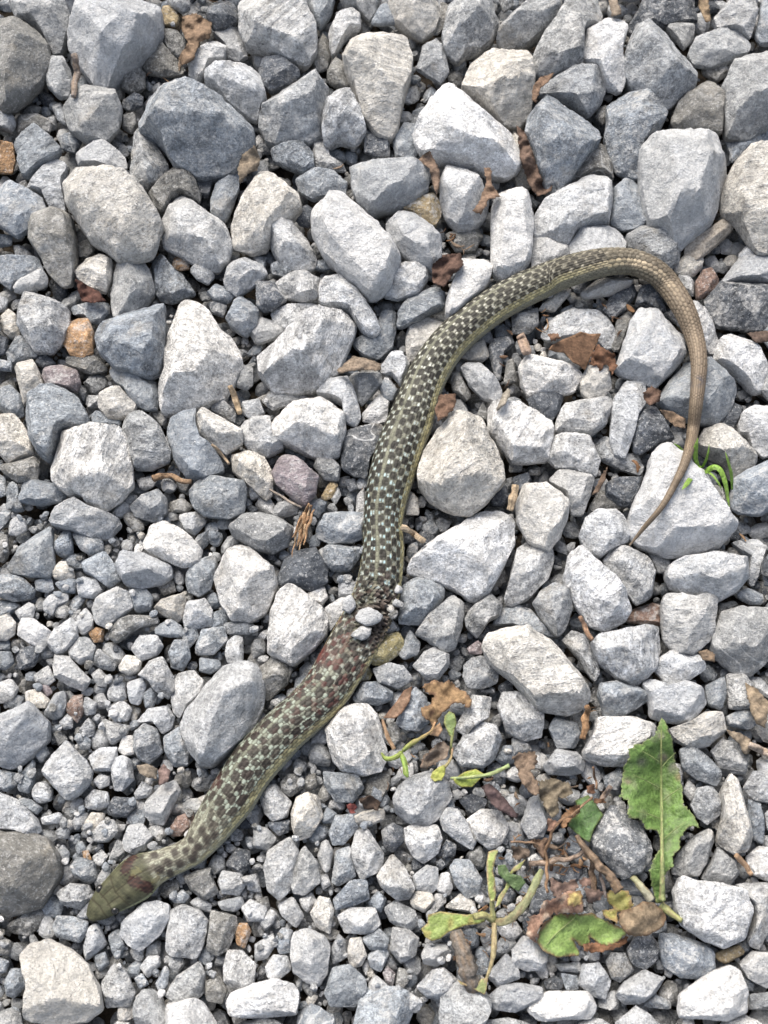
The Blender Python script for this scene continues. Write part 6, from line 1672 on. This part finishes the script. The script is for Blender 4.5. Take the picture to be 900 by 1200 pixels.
# ------------------------------------------------------------------ one label for each stone, from its look and its neighbours
SPOTS = [("the snake's snout", [(107, 1076)]), ("the snake's head", [(130, 1053), (150, 1037)]), ("the snake's nape", [(185, 1016), (213, 1004)]), ("the snake's neck", [(244, 975), (273, 932)]),
         ("the snake below its wound", [(331, 858), (355, 836), (379, 812)]), ("the snake's wound", [(416, 750), (433, 717)]), ("the snake's middle", [(449, 650), (449, 616), (453, 583)]),
         ("the snake's thickest part", [(460, 553), (469, 524), (480, 496)]), ("the snake's bend", [(507, 429), (524, 405), (550, 380)]), ("the top of the snake's curve", [(617, 338), (658, 321), (691, 311), (720, 306)]),
         ("the tail bend", [(775, 325), (800, 360), (814, 396)]), ("the dark tail spot", [(818, 448)]), ("the thin tail", [(811, 510), (793, 563)]), ("the tail tip", [(738, 639)]),
         ("the dandelion leaf", [(775, 855), (750, 920), (790, 920), (775, 980), (815, 965)]), ("the wilted leaf", [(640, 1100), (680, 1095), (720, 1090)]), ("the green sprout", [(470, 884)]), ("the torn leaf", [(515, 815), (540, 820)]),
         ("the bent sprig", [(579, 1078), (605, 1070)]), ("the thick stick", [(540, 1110), (550, 1145)]), ("the grass tuft", [(835, 550)]), ("the brown leaf", [(685, 405)]), ("the wood chip", [(830, 280)]), ("the wood splinter", [(355, 615)]),
         ("the dry stems", [(650, 1000), (700, 1010)]), ("the dark green leaf", [(685, 965)]), ("the top left corner", [(0, 0)]), ("the top right corner", [(900, 0)]), ("the bottom left corner", [(0, 1178)]), ("the bottom right corner", [(900, 1178)])]
def short(nm):
    for w in (' beside ', ' of ', ' at ', ' with ', ' inside ', ' under ', ' above ', ' below ', ' behind ', ' among ', ' by ', ' left '):
        nm = nm.split(w)[0]
    return nm
VAGUE = {'white stone', 'cream stone', 'speckled stone', 'pale stone', 'pale stone left', 'pale block', 'large pale stone', 'large whitish stone', 'pale four-cornered stone', 'whitish stone', 'blue-grey stone',
         'dark blue-grey stone', 'big pale stone', 'blue-grey block', 'cream block', 'pale wedge', 'white oblong', 'pale pointed stone', 'pale round stone', 'large white stone', 'long white stone', 'big rounded stone', 'dark rounded stone',
         'big pale block', 'big grey stone', 'cream pebble', 'pale grey oblong stone', 'small orange pebble', 'orange stone', 'blue-grey wedge', 'pale upright block', 'dark slab', 'white flat stone', 'big white stone', 'reddish stone'}
_seen = {}
for s in BIG:
    if s.name: _seen[short(s.name)] = _seen.get(short(s.name), 0) + 1
ANCH = [(nm, np.array(p, float), None) for nm, p in SPOTS]
for s in BIG:
    if s.name and _seen[short(s.name)] == 1 and short(s.name) not in VAGUE: ANCH.append(('the ' + short(s.name), s.px, s))
def dense(p):
    return np.vstack([p[i] + (p[(i + 1) % len(p)] - p[i]) * t for i in range(len(p)) for t in (0, .34, .67)]) if len(p) > 2 else p
ANCH = [(nm, dense(p) if s is not None else p, s) for nm, p, s in ANCH]
DIRS = ['right of', 'upper right of', 'above', 'upper left of', 'left of', 'lower left of', 'below', 'lower right of']
def direction(a, b):
    """where b lies as seen from a, on the photograph"""
    return DIRS[int(round(math.atan2(-(b[1] - a[1]), b[0] - a[0]) / (math.pi / 4))) % 8]
def shape_word(s):
    p = s.px - s.cpx
    w, v = np.linalg.eigh(np.cov(dense(p).T))
    asp = math.sqrt(w[1] / w[0]); ax = v[:, 1]
    ang = abs(math.degrees(math.atan2(-ax[1], ax[0]))) % 180
    if asp > 1.6:
        o = 'long level' if ang < 25 or ang > 155 else 'long upright' if 65 < ang < 115 else 'long slanting'
        return o
    r = outline_radius(s.px, s.cpx, np.linspace(0, 6.283, 48, endpoint=False))
    k = sum(1 for i in range(48) if r[i] == max(r[(i + d) % 48] for d in range(-3, 4)) and r[i] > 0.95 * r.mean())
    return {0: 'round', 1: 'round', 2: 'oblong', 3: 'three-cornered', 4: 'four-cornered'}.get(k, 'many-cornered')
areas = sorted((seen_area(s) for s in BIG), reverse=True)
used = set()
import re
WORDS = lambda t: len(re.findall(r"[A-Za-z]+", t))
LEAST = lambda t: len(t.split())
def nearest(s, k):
    pts = dense(s.px)
    d = []
    for nm, p, own in ANCH:
        if own is s: continue
        dd = np.hypot(pts[:, None, 0] - p[None, :, 0], pts[:, None, 1] - p[None, :, 1])
        i, j = np.unravel_index(dd.argmin(), dd.shape)
        c = own.cpx if own is not None else p[j]
        d.append((dd.min(), nm, direction(c, s.cpx)))
    return sorted(d)[:k]
for s in BIG:
    a = seen_area(s)
    size = 'large' if a > areas[45] else 'small' if a < areas[170] else ''
    near = nearest(s, 6)
    if s.name:
        forms = [f"{s.name} {dr} {nm}" for _, nm, dr in near if short(nm[4:]) != s.name] if LEAST(s.name) < 6 else [s.name] + [f"{s.name}, {dr} {nm}" for _, nm, dr in near]
    else:
        look = ' '.join(x for x in (size, TONE_WORD[s.tone], shape_word(s), 'stone') if x)
        plain = ' '.join(x for x in (TONE_WORD[s.tone], shape_word(s), 'stone') if x)
        forms = [f"{look} {near[0][2]} {near[0][1]}, {near[1][2]} {near[1][1]}", f"{plain} {near[0][2]} {near[0][1]}, {near[1][2]} {near[1][1]}"]
        forms += [f"{plain} {near[i][2]} {near[i][1]}, {near[j][2]} {near[j][1]}" for i in range(4) for j in range(i + 1, 6)]
        forms += [f"{TONE_WORD[s.tone]} stone {near[i][2]} {near[i][1]}, {near[j][2]} {near[j][1]}" for i in range(4) for j in range(i + 1, 6)]
    if not s.name: forms += [f"{p_} {near[i][2]} {near[i][1]}" for p_ in (look, plain) for i in range(6)]
    for f in forms:
        if f not in used and WORDS(f) <= 16 and LEAST(f) >= 4:
            break
    else: print('no unique label', s.name, forms[:2])
    used.add(f)
    s.obj['label'] = f
